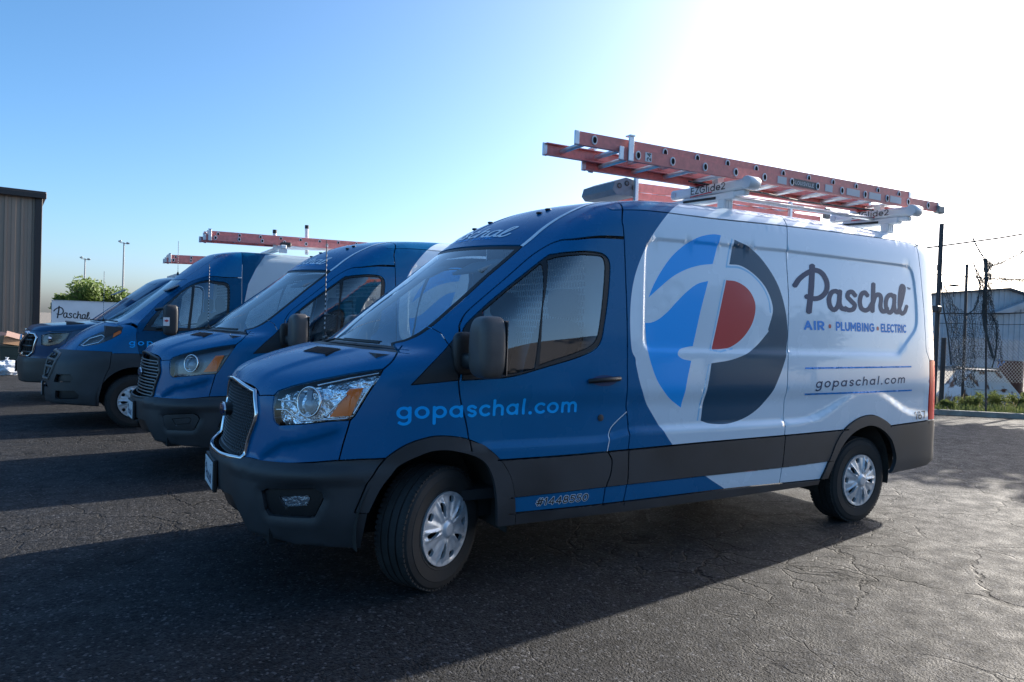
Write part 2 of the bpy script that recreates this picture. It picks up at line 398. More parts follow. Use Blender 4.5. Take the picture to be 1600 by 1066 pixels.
# ------------------------------------------------------------------ lettering: strokes widened and joined into flat print
def arc(cx, cy, rx, ry, a0, a1, n=14):
    return [(cx + rx * math.cos(R(a0 + (a1 - a0) * k / n)), cy + ry * math.sin(R(a0 + (a1 - a0) * k / n))) for k in range(n + 1)]
GL = {  # glyphs: advance, strokes (x height 1 for small letters, caps 1.4)
 'g': (1.12, [arc(.5, .5, .42, .42, 0, 360, 22), [(.92, .94), (.92, -.15)] + arc(.5, -.12, .42, .36, 0, -140, 10)]),
 'o': (1.08, [arc(.5, .5, .43, .43, 0, 360, 22)]),
 'p': (1.12, [arc(.55, .5, .42, .42, 0, 360, 22), [(.13, .94), (.13, -.5)]]),
 'a': (1.12, [arc(.5, .5, .42, .42, 0, 360, 22), [(.92, .94), (.92, .05)]]),
 's': (.86, [[(.72, .80)] + arc(.42, .72, .27, .22, 60, 200, 8) + [(.42, .49)] + arc(.44, .27, .27, .22, 60, -150, 10)]),
 'c': (.95, [arc(.52, .5, .43, .43, 48, 312, 18)]),
 'h': (1.05, [[(.13, 1.4), (.13, .05)], [(.13, .5)] + arc(.5, .55, .36, .38, 180, 0, 12) + [(.86, .05)]]),
 'l': (.42, [[(.18, 1.4), (.18, .05)]]), 'i': (.42, [[(.18, .94), (.18, .05)], [(.18, 1.3), (.18, 1.34)]]),
 'd': (1.12, [arc(.5, .5, .42, .42, 0, 360, 22), [(.92, 1.4), (.92, .05)]]),
 'e': (1.05, [[(.1, .48), (.93, .48)] + arc(.52, .5, .42, .43, 0, 310, 18)]),
 '.': (.40, [[(.16, .07), (.2, .07)]]),
 'm': (1.6, [[(.13, .94), (.13, .05)], [(.13, .5)] + arc(.45, .58, .31, .35, 180, 0, 10) + [(.76, .05)], [(.76, .5)] + arc(1.08, .58, .31, .35, 180, 0, 10) + [(1.39, .05)]]),
 'A': (1.25, [[(.05, .05), (.55, 1.35), (1.05, .05)], [(.25, .45), (.85, .45)]]), 'I': (.45, [[(.2, 1.35), (.2, .05)]]),
 'R': (1.1, [[(.15, .05), (.15, 1.35), (.5, 1.35)] + arc(.55, .98, .37, .37, 90, -90, 10) + [(.15, .61)], [(.5, .6), (.92, .05)]]),
 'P': (1.05, [[(.15, .05), (.15, 1.35), (.5, 1.35)] + arc(.52, .95, .38, .40, 90, -90, 10) + [(.15, .55)]]),
 'L': (.9, [[(.15, 1.35), (.15, .07), (.8, .07)]]), 'U': (1.2, [[(.13, 1.35), (.13, .5)] + arc(.57, .5, .44, .43, 180, 360, 12) + [(1.01, 1.35)]]),
 'M': (1.45, [[(.13, .05), (.13, 1.35), (.67, .5), (1.21, 1.35), (1.21, .05)]]), 'N': (1.25, [[(.13, .05), (.13, 1.35), (1.0, .05), (1.0, 1.35)]]),
 'B': (1.1, [[(.15, .07), (.15, 1.35), (.5, 1.35)] + arc(.52, 1.04, .30, .31, 90, -90, 8) + [(.15, .73)], [(.52, .73)] + arc(.55, .40, .35, .33, 90, -90, 8) + [(.15, .07)]]),
 'G': (1.3, [arc(.65, .7, .55, .63, 50, 330, 18) + [(1.16, .66), (.72, .66)]]), 'C': (1.2, [arc(.65, .7, .55, .63, 50, 310, 18)]),
 'E': (.95, [[(.82, .07), (.15, .07), (.15, 1.35), (.82, 1.35)], [(.15, .71), (.75, .71)]]), 'T': (1.05, [[(.5, .05), (.5, 1.35)], [(.05, 1.35), (.95, 1.35)]]),
 'O': (1.45, [arc(.68, .7, .58, .63, 0, 360, 24)]), 'S': (1.0, [[(.85, 1.15)] + arc(.5, 1.02, .36, .32, 50, 220, 8) + [(.5, .70)] + arc(.5, .38, .38, .33, 50, -150, 10)]),
 'V': (1.2, [[(.05, 1.35), (.53, .05), (1.02, 1.35)]]), 'Z': (1.0, [[(.1, 1.35), (.85, 1.35), (.1, .07), (.88, .07)]]),
 '1': (.62, [[(.05, 1.12), (.32, 1.35), (.32, .05)]]), '7': (.95, [[(.08, 1.35), (.82, 1.35), (.32, .05)]]), '4': (1.1, [[(.72, .05), (.72, 1.35), (.06, .4), (.98, .4)]]),
 '5': (1.0, [[(.78, 1.35), (.22, 1.35), (.17, .82)] + arc(.45, .48, .38, .42, 115, -150, 12)]), '0': (1.15, [arc(.53, .7, .42, .63, 0, 360, 22)]),
 '8': (1.05, [arc(.48, 1.02, .33, .32, 0, 360, 16), arc(.48, .39, .39, .34, 0, 360, 16)]), '2': (1.0, [arc(.45, .95, .36, .38, 160, -20, 10) + [(.1, .07), (.85, .07)]]), '6': (1.05, [arc(.48, .42, .38, .36, 0, 360, 18), [(.12, .5), (.22, .95), (.6, 1.35)]]),
 '#': (1.2, [[(.3, .05), (.48, 1.35)], [(.72, .05), (.9, 1.35)], [(.05, .45), (1.05, .45)], [(.12, .92), (1.12, .92)]]), ' ': (.5, []), '*': (.75, [[(.35, .55), (.36, .55)]]),
}
def text_strokes(txt, track=.12, weight=.24, dot=1.0):
    out = []; x = 0
    for ch in txt:
        adv, st = GL[ch]
        for s_ in st: out.append(([(x + p[0], p[1]) for p in s_], weight * (1.75 if ch == '*' else 1.25 if ch == '.' else 1)))
        x += adv + track
    return out, x - track
SCRIPT = [  # brush-script word, traced strokes (u right, v up), stroke width
 ([(182, 572), (210, 530), (258, 490), (310, 470), (355, 492), (383, 550), (378, 610), (340, 652), (295, 662), (252, 648)], 27),
 ([(293, 443), (288, 520), (280, 610), (262, 748)], 30),
 ([(462, 625), (440, 612), (412, 622), (394, 665), (400, 715), (425, 738), (450, 712), (464, 665)], 25), ([(468, 615), (462, 690), (475, 725), (500, 735)], 26),
 ([(572, 640), (552, 618), (528, 622), (520, 650), (545, 680), (566, 705), (555, 733), (525, 740), (500, 728)], 25),
 ([(660, 640), (642, 622), (618, 635), (604, 680), (612, 725), (640, 742), (668, 730), (690, 700)], 25),
 ([(708, 567), (703, 640), (693, 745)], 26), ([(697, 700), (720, 645), (748, 637), (762, 660), (755, 715), (765, 745), (788, 748), (805, 730)], 25),
 ([(862, 655), (842, 638), (815, 648), (797, 690), (802, 740), (826, 757), (850, 735), (864, 690)], 25), ([(868, 645), (862, 715), (872, 752), (893, 755)], 25),
 ([(893, 750), (920, 690), (943, 620), (947, 588), (932, 577), (918, 600), (906, 670), (905, 735), (920, 765), (945, 752), (962, 718)], 23)]
def stroke_faces(strokes, fn):
    """strokes: (points, width) in design units; fn maps arrays (n,2)->(n,2). Returns overlapping quads + round ends."""
    F = []
    for P, w in strokes:
        P = np.asarray(P, float); P = resample(P, max(w * .6, 1e-4)) if len(P) < 40 else P
        for q in strip_quads(P, w / 2): F.append(fn(np.array(q)))
        for c in (list(P) if len(P) < 60 else list(P[::2])):
            F.append(fn(np.array([(c[0] + w / 2 * math.cos(a), c[1] + w / 2 * math.sin(a)) for a in np.arange(8) * math.pi / 4])))
    return F
def print_mesh(name, faces, chart, form, m, off=.0015, step=.03, flat=None):
    """flat print laid on a body form (chart maps 2-D -> 3-D); flat: direct map instead"""
    A_ = np.vstack(faces); lo, hi = A_.min(0), A_.max(0)
    G = np.zeros((0, 2))
    if flat is None: G = np.stack(np.meshgrid(np.arange(lo[0], hi[0], step), np.arange(lo[1], hi[1], step)), -1).reshape(-1, 2)
    V, T, ids = cdt(faces, G)
    T = np.array([t for t, i in zip(T, ids) if len(i) and len(t) == 3])
    if flat is not None: P = np.array([flat(*v) for v in V])
    else:
        P = chart(V); N = form.grad(P); P = P + N * off
        fn = np.cross(P[T[:, 1]] - P[T[:, 0]], P[T[:, 2]] - P[T[:, 0]]); fl = (fn * N[T[:, 0]]).sum(1) < 0; T[fl] = T[fl][:, ::-1]
    used, inv = np.unique(T, return_inverse=True)
    me = bpy.data.meshes.new(name); me.from_pydata([tuple(p) for p in P[used]], [], [tuple(int(q) for q in t) for t in inv.reshape(T.shape)])
    me.materials.append(m); me.polygons.foreach_set('use_smooth', [True] * len(me.polygons)); me.update(); return me

def resample_poly(P,st):
    out=[]
    for a,b in zip(P,np.roll(P,-1,0)):
        n=max(1,int(np.hypot(*(b-a))/st))
        for k in range(n): out.append(a+(b-a)*k/n)
    return np.array(out)
CARGO=np.array([(-1.362,1.37),(-1.375,1.70),(-1.392,1.96),(-1.400,2.02),(-1.420,2.065),(-1.465,2.092),(-1.95,2.106),(-2.74,2.121),(-3.37,2.121),(-4.26,2.125),(-4.345,2.115),(-4.393,2.06),(-4.422,1.855),(-4.423,1.67),(-4.396,1.585),(-4.164,1.41),(-4.12,1.37)])
def chaikin(P,n=2):
    for _ in range(n):
        Q=np.roll(P,-1,0); P=np.stack([.75*P+.25*Q,.25*P+.75*Q],1).reshape(-1,2)
    return P
CARGO=chaikin(resample_poly(CARGO,.14))
def feat_raw(x,z):
    lip=.795+.05*sstep(-1.0,-1.35,x)+.215*np.exp(-np.abs((x+3.68)/.46)**2.6)
    fr=sstep(-.02,-.40,x+(z-.85)*.55)
    rear=sstep(-4.66,-4.5,x)
    r=(.022-.009*sstep(-2.9,-3.4,x))*sstep(0,1,(z-lip)/.034)*sstep(1.12,1.0,z)*fr*rear
    d=sd_poly(x,z,CARGO); soft=np.where(z<1.45,.020,.011)
    return r+.010*sstep(1,-1,d/soft)
_FX=np.arange(-4.9,1.2,.005); _FZ=np.arange(.1,2.7,.005)
FEAT=feat_raw(*np.meshgrid(_FX,_FZ,indexing='ij'))
def transit_feat(x,z):
    a=np.clip((x-_FX[0])/.005,0,len(_FX)-1.001); b=np.clip((z-_FZ[0])/.005,0,len(_FZ)-1.001); i=a.astype(int); j=b.astype(int); a=a-i; b=b-j
    return (FEAT[i,j]*(1-a)+FEAT[i+1,j]*a)*(1-b)+(FEAT[i,j+1]*(1-a)+FEAT[i+1,j+1]*a)*b
TRANSIT=dict(
 plan=[(-4.82,0),(-4.82,.5),(-4.81,.80),(-4.79,.90),(-4.74,.955),(-4.63,.987),(-4.3,1.01),(-3.5,1.03),(-2.5,1.035),(-1.2,1.03),(-.4,1.015),(0,.995),(.3,.96),(.5,.915),(.65,.855),(.78,.77),(.88,.665),(.955,.54),(1.01,.375),(1.045,.19),(1.055,0)],
 tum=[(.2,.03),(.32,.02),(.5,.002),(.75,0),(1.1,.006),(1.35,.02),(1.8,.058),(2.3,.11),(2.6,.16)],
 lean=[(.2,.09),(.32,.055),(.42,.025),(.55,.005),(.68,.0),(.74,.055),(.8,.062),(1.15,.105),(1.3,.16),(1.5,.3),(2.6,.9)],
 top=[(1.2,.88),(1.0,1.11),(.93,1.165),(.85,1.205),(.7,1.268),(.5,1.325),(.43,1.34),(.36,1.36),(.28,1.415),(.2,1.49),(-.2,1.808),(-.5,2.045),(-.62,2.135),(-.8,2.235),(-1.05,2.335),(-1.35,2.395),(-1.8,2.425),(-2.4,2.445),(-3.5,2.455),(-4.5,2.455),(-4.78,2.42)],
 kshift=[(-5,.0),(-1.9,.05),(-1.2,.2),(-.6,.42),(.1,.42),(.4,.35),(1.1,.3)],
 crown=[(-5,.05),(-1.5,.06),(-.5,.03),(.3,.02),(.6,.05),(1.1,.06)],
 kblend=[(-5,.16),(-1.2,.15),(-.6,.11),(0,.09),(.4,.10),(.9,.09)],
 feat=transit_feat)

TA={
 'hood_fender':[(0.335,1.214),(0.266,1.149),(0.150,0.984)],
 'ws_edge':[(0.177,0.927),(0.102,0.942),(-0.004,0.907),(-0.169,0.796),(-0.366,0.670),(-0.519,0.598),(-0.611,0.558),(-0.644,0.539)],
 'roof_strip':[(-0.641,0.542),(-0.703,0.524),(-0.806,0.492),(-0.915,0.466),(-1.062,0.440),(-1.204,0.413),(-1.309,0.406)],
 'door_top':[(-0.113,1.013),(-0.130,0.964),(-0.188,0.891),(-0.307,0.815),(-0.435,0.746),(-0.612,0.661),(-0.719,0.638),(-0.793,0.645),(-0.910,0.674),(-1.223,0.675)],
 'pillar':[(-1.272,0.532),(-1.217,0.620),(-1.223,0.675),(-1.231,0.989),(-1.230,1.386),(-1.259,1.581),(-1.248,1.742),(-1.250,1.898),(-1.231,2.036),(-1.221,2.073)],
 'door_rear':[(-1.249,1.496),(-1.163,1.559),(-1.118,1.610),(-1.090,1.725),(-1.118,1.779),(-1.113,1.856),(-1.083,1.928),(-1.072,2.024),(-1.073,2.072)],
 'door_front':[(-0.113,1.013),(-0.080,1.166),(-0.074,1.308),(-0.091,1.422),(-0.121,1.523),(-0.155,1.682)],
 'a_pillar':[(-0.009,0.915),(-0.034,0.986),(-0.039,1.070)],
 'sail':[(0.194,1.309),(0.104,1.223),(-0.010,1.122),(-0.115,1.016),(-0.093,1.095),(-0.082,1.292),(0.068,1.302),(0.194,1.309)],
 'window':[(-0.093,1.293),(-0.119,1.036),(-0.235,0.919),(-0.434,0.805),(-0.676,0.706),(-0.744,0.708),(-0.848,0.722),(-1.018,0.727),(-1.074,0.736),(-1.103,0.755),(-1.106,0.792),(-1.085,0.898),(-1.056,1.006),(-1.026,1.094),(-0.969,1.141),(-0.848,1.180),(-0.636,1.228),(-0.399,1.279),(-0.207,1.290),(-0.093,1.293)],
 'glass_front':[(-0.257,0.920),(-0.436,0.821),(-0.643,0.729),(-0.648,0.741),(-0.554,1.239),(-0.411,1.263),(-0.225,1.264),(-0.212,1.171),(-0.257,0.920)],
 'glass_main':[(-0.686,0.723),(-0.746,0.726),(-0.845,0.735),(-1.013,0.736),(-1.053,0.742),(-1.068,0.759),(-1.069,0.793),(-1.048,0.899),(-1.019,1.021),(-0.995,1.082),(-0.940,1.122),(-0.826,1.157),(-0.636,1.204),(-0.586,1.220),(-0.617,0.945),(-0.686,0.723)],
 'clad_top':[(-0.359,1.740),(-0.795,1.736),(-1.083,1.730),(-1.247,1.729),(-1.240,1.713),(-1.907,1.704),(-2.702,1.693),(-3.410,1.682)],
 'clad_top_rear':[(-4.027,1.686),(-4.287,1.677),(-4.609,1.668)],
 'clad_bot':[(-0.440,1.942),(-0.805,1.934),(-1.083,1.928),(-1.259,1.928),(-1.252,1.921),(-1.922,1.919),(-2.669,1.915),(-3.199,1.905)],
 'rock_top':[(-0.434,2.021),(-0.815,2.020),(-1.071,2.019),(-1.270,2.016),(-1.263,2.016),(-2.112,2.011),(-2.668,2.015),(-3.182,2.020)],
 'rock_bot':[(-0.339,2.080),(-0.823,2.069),(-1.219,2.065),(-1.273,2.071),(-2.093,2.060),(-3.190,2.045)],
 'mid':[(-2.791,0.520),(-2.752,0.657),(-2.760,0.840),(-2.731,1.107),(-2.713,1.396),(-2.701,1.682),(-2.693,1.810),(-2.675,2.016)],
 'seamB':[(-1.157,0.555),(-1.247,0.576),(-1.927,0.586),(-2.718,0.576),(-3.553,0.565),(-4.465,0.549)],
 'arch_f_out':[(0.474,1.995),(0.419,1.839),(0.327,1.716),(0.219,1.639),(0.110,1.602),(0.025,1.593),(-0.083,1.604),(-0.151,1.623),(-0.248,1.667),(-0.334,1.736),(-0.402,1.829),(-0.434,1.927),(-0.449,2.027)],
 'arch_f_in':[(0.407,1.994),(0.357,1.882),(0.307,1.808),(0.244,1.744),(0.108,1.683),(0.014,1.670),(-0.085,1.684),(-0.186,1.715),(-0.249,1.759),(-0.295,1.841),(-0.319,1.937),(-0.338,2.076)],
 'arch_r_out':[(-3.124,2.029),(-3.232,1.871),(-3.293,1.772),(-3.393,1.681),(-3.554,1.611),(-3.724,1.589),(-3.864,1.616),(-4.011,1.686),(-4.125,1.794),(-4.174,1.897),(-4.161,1.991),(-4.136,2.044)],
 'arch_r_in':[(-3.206,2.028),(-3.256,1.940),(-3.350,1.817),(-3.469,1.728),(-3.615,1.680),(-3.749,1.672),(-3.891,1.714),(-4.009,1.788),(-4.069,1.868),(-4.099,1.945),(-4.074,2.016),(-4.037,2.043)],
 'rear_low':[(-4.037,2.043),(-4.384,2.036),(-4.599,2.030)],
 'tail_seam':[(-4.481,0.547),(-4.511,0.636),(-4.541,0.819),(-4.538,1.096),(-4.634,1.154)],
 'white_edge':[(-1.784,0.513),(-1.600,0.589),(-1.443,0.666),(-1.338,0.752),(-1.278,0.849),(-1.255,0.979),(-1.263,1.129),(-1.293,1.182),(-1.302,1.231),(-1.355,1.377),(-1.468,1.535),(-1.615,1.712),(-1.773,1.820),(-1.922,1.919),(-2.127,2.014)],
 'nose':[(0.891,1.167),(0.887,1.241),(0.831,1.284),(0.811,1.251),(0.758,1.236),(0.663,1.226),(0.498,1.215),(0.334,1.212),(0.367,1.267),(0.422,1.354),(0.482,1.471),(0.503,1.497),(0.516,1.555),(0.536,1.641),(0.554,1.734),(0.452,1.721),(0.326,1.713),(0.373,1.773),(0.418,1.839),(0.474,1.995),(0.407,1.994),(0.415,2.059),(0.427,2.170)],
}
TB={
 'grille':[(0.445,1.079),(0.485,1.009),(0.500,0.943),(0.452,0.819),(0.431,0.712)],
 'headlight':[(0.616,1.073),(0.639,1.100),(0.714,1.128),(0.834,1.162),(1.028,1.208),(1.214,1.236),(1.187,1.185),(1.134,1.099),(1.075,0.990),(1.053,0.966),(0.958,0.959),(0.820,0.938),(0.672,0.920),(0.639,0.943),(0.624,0.994),(0.617,1.046),(0.616,1.073)],
 'bumper_top':[(0.431,0.712),(0.471,0.724),(0.591,0.726),(0.685,0.730),(0.843,0.738),(1.005,0.756)],
 'fog':[(0.618,0.570),(0.652,0.586),(0.894,0.607),(0.933,0.583),(0.942,0.554),(0.899,0.457),(0.876,0.451),(0.654,0.443),(0.635,0.470),(0.618,0.570)],
 'fog_lamp':[(0.714,0.549),(0.861,0.568),(0.876,0.552),(0.861,0.513),(0.742,0.499),(0.714,0.549)],
 'signal':[(1.040,1.134),(1.114,1.139),(1.056,0.989),(0.944,0.979),(1.040,1.134)],
 'intake':[(0.144,0.502),(0.362,0.502),(0.437,0.395),(0.472,0.344)],
 'plate':[(-0.119,0.648),(0.168,0.664),(0.121,0.502),(-0.160,0.473)],
 'emblem':[(-0.009,0.963),(0.036,0.903)],
 'bottom':[(1.126,0.289),(0.975,0.301),(0.789,0.311),(0.476,0.345)],
 'lip':[(0.972,0.454),(1.156,0.477)],
 'crease':[(0.552,0.746),(0.693,0.838),(0.834,0.868),(0.961,0.912)],
}
TD={
 'logoA':[(-2.073,2.173),(-1.994,2.173),(-1.866,2.142),(-1.751,2.084),(-1.627,1.993),(-1.533,1.891),(-1.460,1.788),(-1.416,1.706),(-1.504,1.771),(-1.622,1.853),(-1.744,1.911),(-1.868,1.948),(-1.995,1.968)],
 'logoB':[(-1.948,1.848),(-1.849,1.822),(-1.752,1.765),(-1.656,1.690),(-1.576,1.622),(-1.498,1.570),(-1.434,1.546),(-1.384,1.542),(-1.386,1.475),(-1.394,1.398),(-1.396,1.360),(-1.430,1.260),(-1.482,1.160),(-1.572,1.067),(-1.700,0.990),(-1.725,1.147),(-1.767,1.303),(-1.692,1.314),(-1.649,1.343),(-1.672,1.376),(-1.736,1.393),(-1.792,1.400),(-1.869,1.640)],
 'logoC':[(-2.204,2.155),(-2.385,2.103),(-2.536,1.995),(-2.657,1.849),(-2.722,1.675),(-2.739,1.510),(-2.733,1.469),(-2.700,1.332),(-2.617,1.173),(-2.507,1.019),(-2.345,0.919),(-2.158,0.871),(-1.980,0.873),(-1.880,0.897),(-1.904,1.071),(-1.928,1.177),(-1.952,1.287),(-2.161,1.316),(-2.358,1.384),(-2.523,1.510),(-2.530,1.537),(-2.583,1.659),(-2.571,1.745),(-2.512,1.840),(-2.407,1.920),(-2.272,1.975),(-2.154,1.977)],
 'logoD':[(-2.120,1.864),(-2.222,1.860),(-2.326,1.819),(-2.391,1.747),(-2.403,1.667),(-2.361,1.564),(-2.267,1.466),(-2.147,1.401),(-2.045,1.384),(-1.963,1.380)],
 'logoS1':[(-2.179,2.156),(-2.129,1.975),(-2.141,1.960),(-2.257,1.960),(-2.376,1.920),(-2.481,1.844),(-2.543,1.749),(-2.559,1.658)],
 'logoS2':[(-2.102,1.863),(-1.947,1.377),(-2.040,1.368),(-2.161,1.389)],
 'logoS3':[(-1.929,1.278),(-1.899,1.177),(-1.851,0.902)],
}

# ------------------------------------------------------------------ materials used by the vans
M_BLUE = mat('blue_wrap', (.0, .120, .285), .26, 0, .18, .22, noise=(3, .04), crough=.08)
M_WHITE = mat('white_paint', (.66, .78, .87), .25, 0, .8, .5, noise=(2, .02), crough=.03)
M_SKYB = mat('bright_blue_vinyl', (.0, .38, .95), .28, 0, .2, .3)
M_NAVY = mat('navy_vinyl', (.0, .062, .12), .28, 0, .2, .3)
M_RED = mat('red_vinyl', (.56, .05, .05), .28, 0, .2, .3)
M_PALE = mat('pale_blue_vinyl', (.24, .55, .80), .3, 0, .4)
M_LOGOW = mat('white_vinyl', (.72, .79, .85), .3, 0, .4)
M_INKB = mat('dark_blue_ink', (.004, .045, .12), .4, spec=.25)
M_CYAN = mat('light_blue_ink', (.0, .42, .95), .4, spec=.2)
M_BLACKINK = mat('black_ink', (.012, .012, .015), .4)
M_PLAST = mat('grey_plastic', (.036, .037, .040), .50, noise=(3.5, .25), bump=(900, .15, .0006))
M_BLACK = mat('black_plastic', (.012, .012, .013), .45)
M_RUBBER = mat('black_rubber', (.016, .016, .017), .6)
M_TYRE = mat('tyre_rubber', (.022, .021, .02), .78, noise=(14, .35), bump=(160, .25, .002))
M_SILVER = mat('silver_hubcap', (.62, .65, .68), .34, .45, noise=(30, .1))
M_CHROME = mat('chrome', (.72, .73, .75), .07, 1)
M_ALU = mat('aluminium', (.62, .64, .66), .38, .85, noise=(12, .15))
M_DARKIN = mat('dark_interior', (.02, .021, .023), .8)
M_TRIM = mat('grey_interior', (.06, .063, .068), .75)
M_SEAT = mat('seat_cloth', (.035, .037, .042), .9)
M_UNDER = mat('underbody', (.008, .008, .008), .9)
M_AMBER = mat('amber_reflector', (1.0, .17, .01), .35, 0, .1, .2)
M_TAIL = mat('red_lens', (.85, .008, .01), .3, 0, .05, .2)
M_LAMP = mat('lamp_reflector', (.93, .96, 1.0), .10, .85, .0, bump=(13, 1.0, .05))
M_PLATE = mat('plate_white', (.7, .72, .74), .4)
G_WIND = glass('windscreen_glass', (.50, .64, .70), 1., .17)
G_SIDE = glass('side_glass', (.64, .72, .75), 1., .085)
G_LENS = glass('clear_lens', (.96, .97, .98), 1., .025)

def seg(P, step=.05, n=6, sm=True): return resample(cat(P, n) if sm else P, step)
def hood_relief(x, y):      # raised centre panel with a crease on either side
    yb = .40 + .22 * np.clip(.95 - x, 0, 1); return .011 * (sstep(.030, -.030, y - yb) - .5) * sstep(.30, .42, x) * sstep(.99, .90, x)
TF = Form(**TRANSIT, topfeat=hood_relief)
def build_transit_panels():
    f = TF; parts = {}
    a = {k: np.array(v) for k, v in TA.items()}
    def topline(fx, y0, y1, n=18):
        y = np.linspace(y0, y1, n); return f.toA(f.V(np.stack([fx(y), y], -1)))
    hoodfront = [(.947, 0), (.942, .45), (.925, .88)]
    nose = np.vstack([seg(np.vstack([hoodfront, a['nose'][:1]]), .03), resample(a['nose'], .03)[1:]])
    cowl1 = topline(lambda y: .455 - .40 * y * y, 0, .845); cowl2 = topline(lambda y: .390 - .40 * y * y, 0, .78)
    wtop = topline(lambda y: -.462 - .42 * y * y, 0, .672)
    ws = np.vstack([cowl1[-2:-1], seg(a['ws_edge'])])
    strip = seg(a['roof_strip']); ditch = np.array([tuple(strip[-1]), (-1.5, .425), (-2, .44), (-4.8, .44)])
    pil = np.vstack([[(-1.29, .405)], a['pillar'][:-1]])
    drear = a['door_rear'][:-1]
    mid = np.vstack([[(-2.80, .42)], a['mid']])
    tail = np.array([(-4.47, .42), (-4.481, .547), (-4.511, .636), (-4.541, .819), (-4.555, 1.09), (-4.612, 1.158), (-4.598, 1.70)])
    taillt = [(-4.612, 1.158), (-4.84, 1.15)]
    bmet = np.vstack([a['seamB'], [(-4.45, .565)]])
    archfo = np.vstack([a['arch_f_out'], [(-.452, 2.12)]]); archro = np.vstack([[(-3.08, 2.09)], a['arch_r_out'], [(-4.12, 2.08)]])
    clad_top = np.vstack([[(-.33, 1.738)], a['clad_top'][:3], [(-1.9, 1.712), (-2.7, 1.702), (-3.43, 1.690)]])
    clad_bot = np.vstack([[(-.42, 1.94)], a['clad_bot'][:3], a['clad_bot'][5:], [(-3.26, 1.905)]])
    rock_top = np.vstack([[(-.42, 2.021)], a['rock_top'][:3], a['rock_top'][5:], [(-3.24, 2.02)]])
    W = .0048
    seams = [(resample(nose, .03), W), (seg(a['hood_fender'], .03, 6), W), (cowl1, W), (cowl2, W), (wtop, W), (ws, W), (strip, W), (seg(ditch), W),
             (seg(a['door_top']), W), (seg(pil, .05, 3), W), (seg(drear), W), (seg(a['door_front']), W), (resample(np.vstack([[(.006, .87)], a['a_pillar'], [(-.055, 1.14)]]), .03), .0025),
             (resample(a['sail'], .03), .0025), (seg(a['window'], .02, 5), .003), (seg(a['glass_front'][:3], .03), .002), (resample(a['glass_front'][2:], .03), .002),
             (seg(a['glass_main'][:-2], .03, 4), .002), (resample(a['glass_main'][-3:], .03), .002), (seg(clad_top), W), (resample(np.vstack([[(-3.99, 1.690)], a['clad_top_rear'], [(-4.8, 1.668)]]), .05), W),
             (seg(clad_bot), .0025), (seg(rock_top), .003), (seg(mid), W), (seg(bmet), .0025), (seg(archfo, .03), .0025), (seg(archro, .03), .0025), (resample(tail, .05), W), (resample(taillt, .05), .0025)]
    gaps = []
    for P, w in seams: gaps += strip_quads(P, w)
    ai = seg(a['arch_f_in'], .03); ar = seg(a['arch_r_in'], .03); rb = a['rock_bot']
    gaps.append(list(ai) + [(-.345, 2.4), (.43, 2.4)]); gaps.append(list(ar) + [(-4.0, 2.4), (-3.2, 2.4)])
    gaps.append([(-.33, 2.078), (-1.2, 2.070), (-2.1, 2.062), (-3.22, 2.048), (-3.22, 2.5), (-.33, 2.5)])
    gaps.append([(-4.034, 2.042), (-4.383, 2.037), (-4.60, 2.033), (-4.84, 2.028), (-4.84, 2.5), (-4.034, 2.5)])
    # paint: blue ahead of the sweep, white behind, logo panels
    we = np.vstack([[(-2.20, -.1), (-2.08, .2), (-1.95, .40)], seg(a['white_edge'], .02), [(-2.30, 2.10), (-2.5, 2.6)]])
    P_blue = list(we) + [(1.5, 2.6), (1.5, -.1)]
    def side2a(P): return f.toA(f.S(P))
    paints = [(P_blue, 1)]
    D = {k: np.array(v) for k, v in TD.items()}
    def smo(P, corners):  # smooth between corner indices
        P = np.asarray(P); idx = sorted(set([0] + corners + [len(P) - 1])); out = []
        for i, j in zip(idx[:-1], idx[1:]): out.append(smooth_poly(P[i:j + 1], 5)[:-1] if j - i > 1 else P[i:j])
        out.append(P[-1:]); return np.vstack(out)
    for k, tagi, cor in (('logoA', 2, [0, 7, 12]), ('logoB', 2, [0, 7, 14, 16, 21]), ('logoC', 3, [0, 13, 16, 26]), ('logoD', 4, [0, 9])):
        P = smo(D[k], cor); P = resample(P, .014, True); paints.append((list(side2a(P)), tagi))
    for k, w in (('logoS1', .014), ('logoS2', .013), ('logoS3', .013)):
        for q in strip_quads(seg(D[k], .02) if k == 'logoS1' else resample(D[k], .02), w / 2): paints.append((list(side2a(np.array(q))), 5))
    for q in strip_quads(ws[1:], .028) + strip_quads(wtop, .034) + strip_quads(cowl2[:-1], .04): paints.append((q, 6))
    # extra points to carry the pressed grooves
    ex = []
    for off in (-.018, -.010, -.004, .004, .010, .018):
        c = CARGO.mean(0); Q = resample(CARGO, .03, True); nrm = np.roll(Q, -1, 0) - np.roll(Q, 1, 0); nrm = np.stack([nrm[:, 1], -nrm[:, 0]], -1); nrm /= np.linalg.norm(nrm, axis=1, keepdims=True) + 1e-9
        ex.append(side2a(Q + nrm * off))
    for z_ in (.790, .803, .816, .829, .842): ex.append(side2a(np.stack([np.linspace(-.3, -3.0, 90), np.full(90, z_) + .055 * sstep(-1.0, -1.4, np.linspace(-.3, -3.0, 90))], -1)))
    dom = [(.99, 0), (.99, 2.3), (-4.745, 2.3), (-4.745, 0)]
    V, T, pt, lab = cut(dom, (.030, .026), gaps, paints, ex)
    P3 = f.A(V); N3 = f.grad(P3)
    pt = np.array([0 if p is None else p for p in pt])
    PM = [M_WHITE, M_BLUE, M_SKYB, M_NAVY, M_RED, M_PALE, M_BLUE]
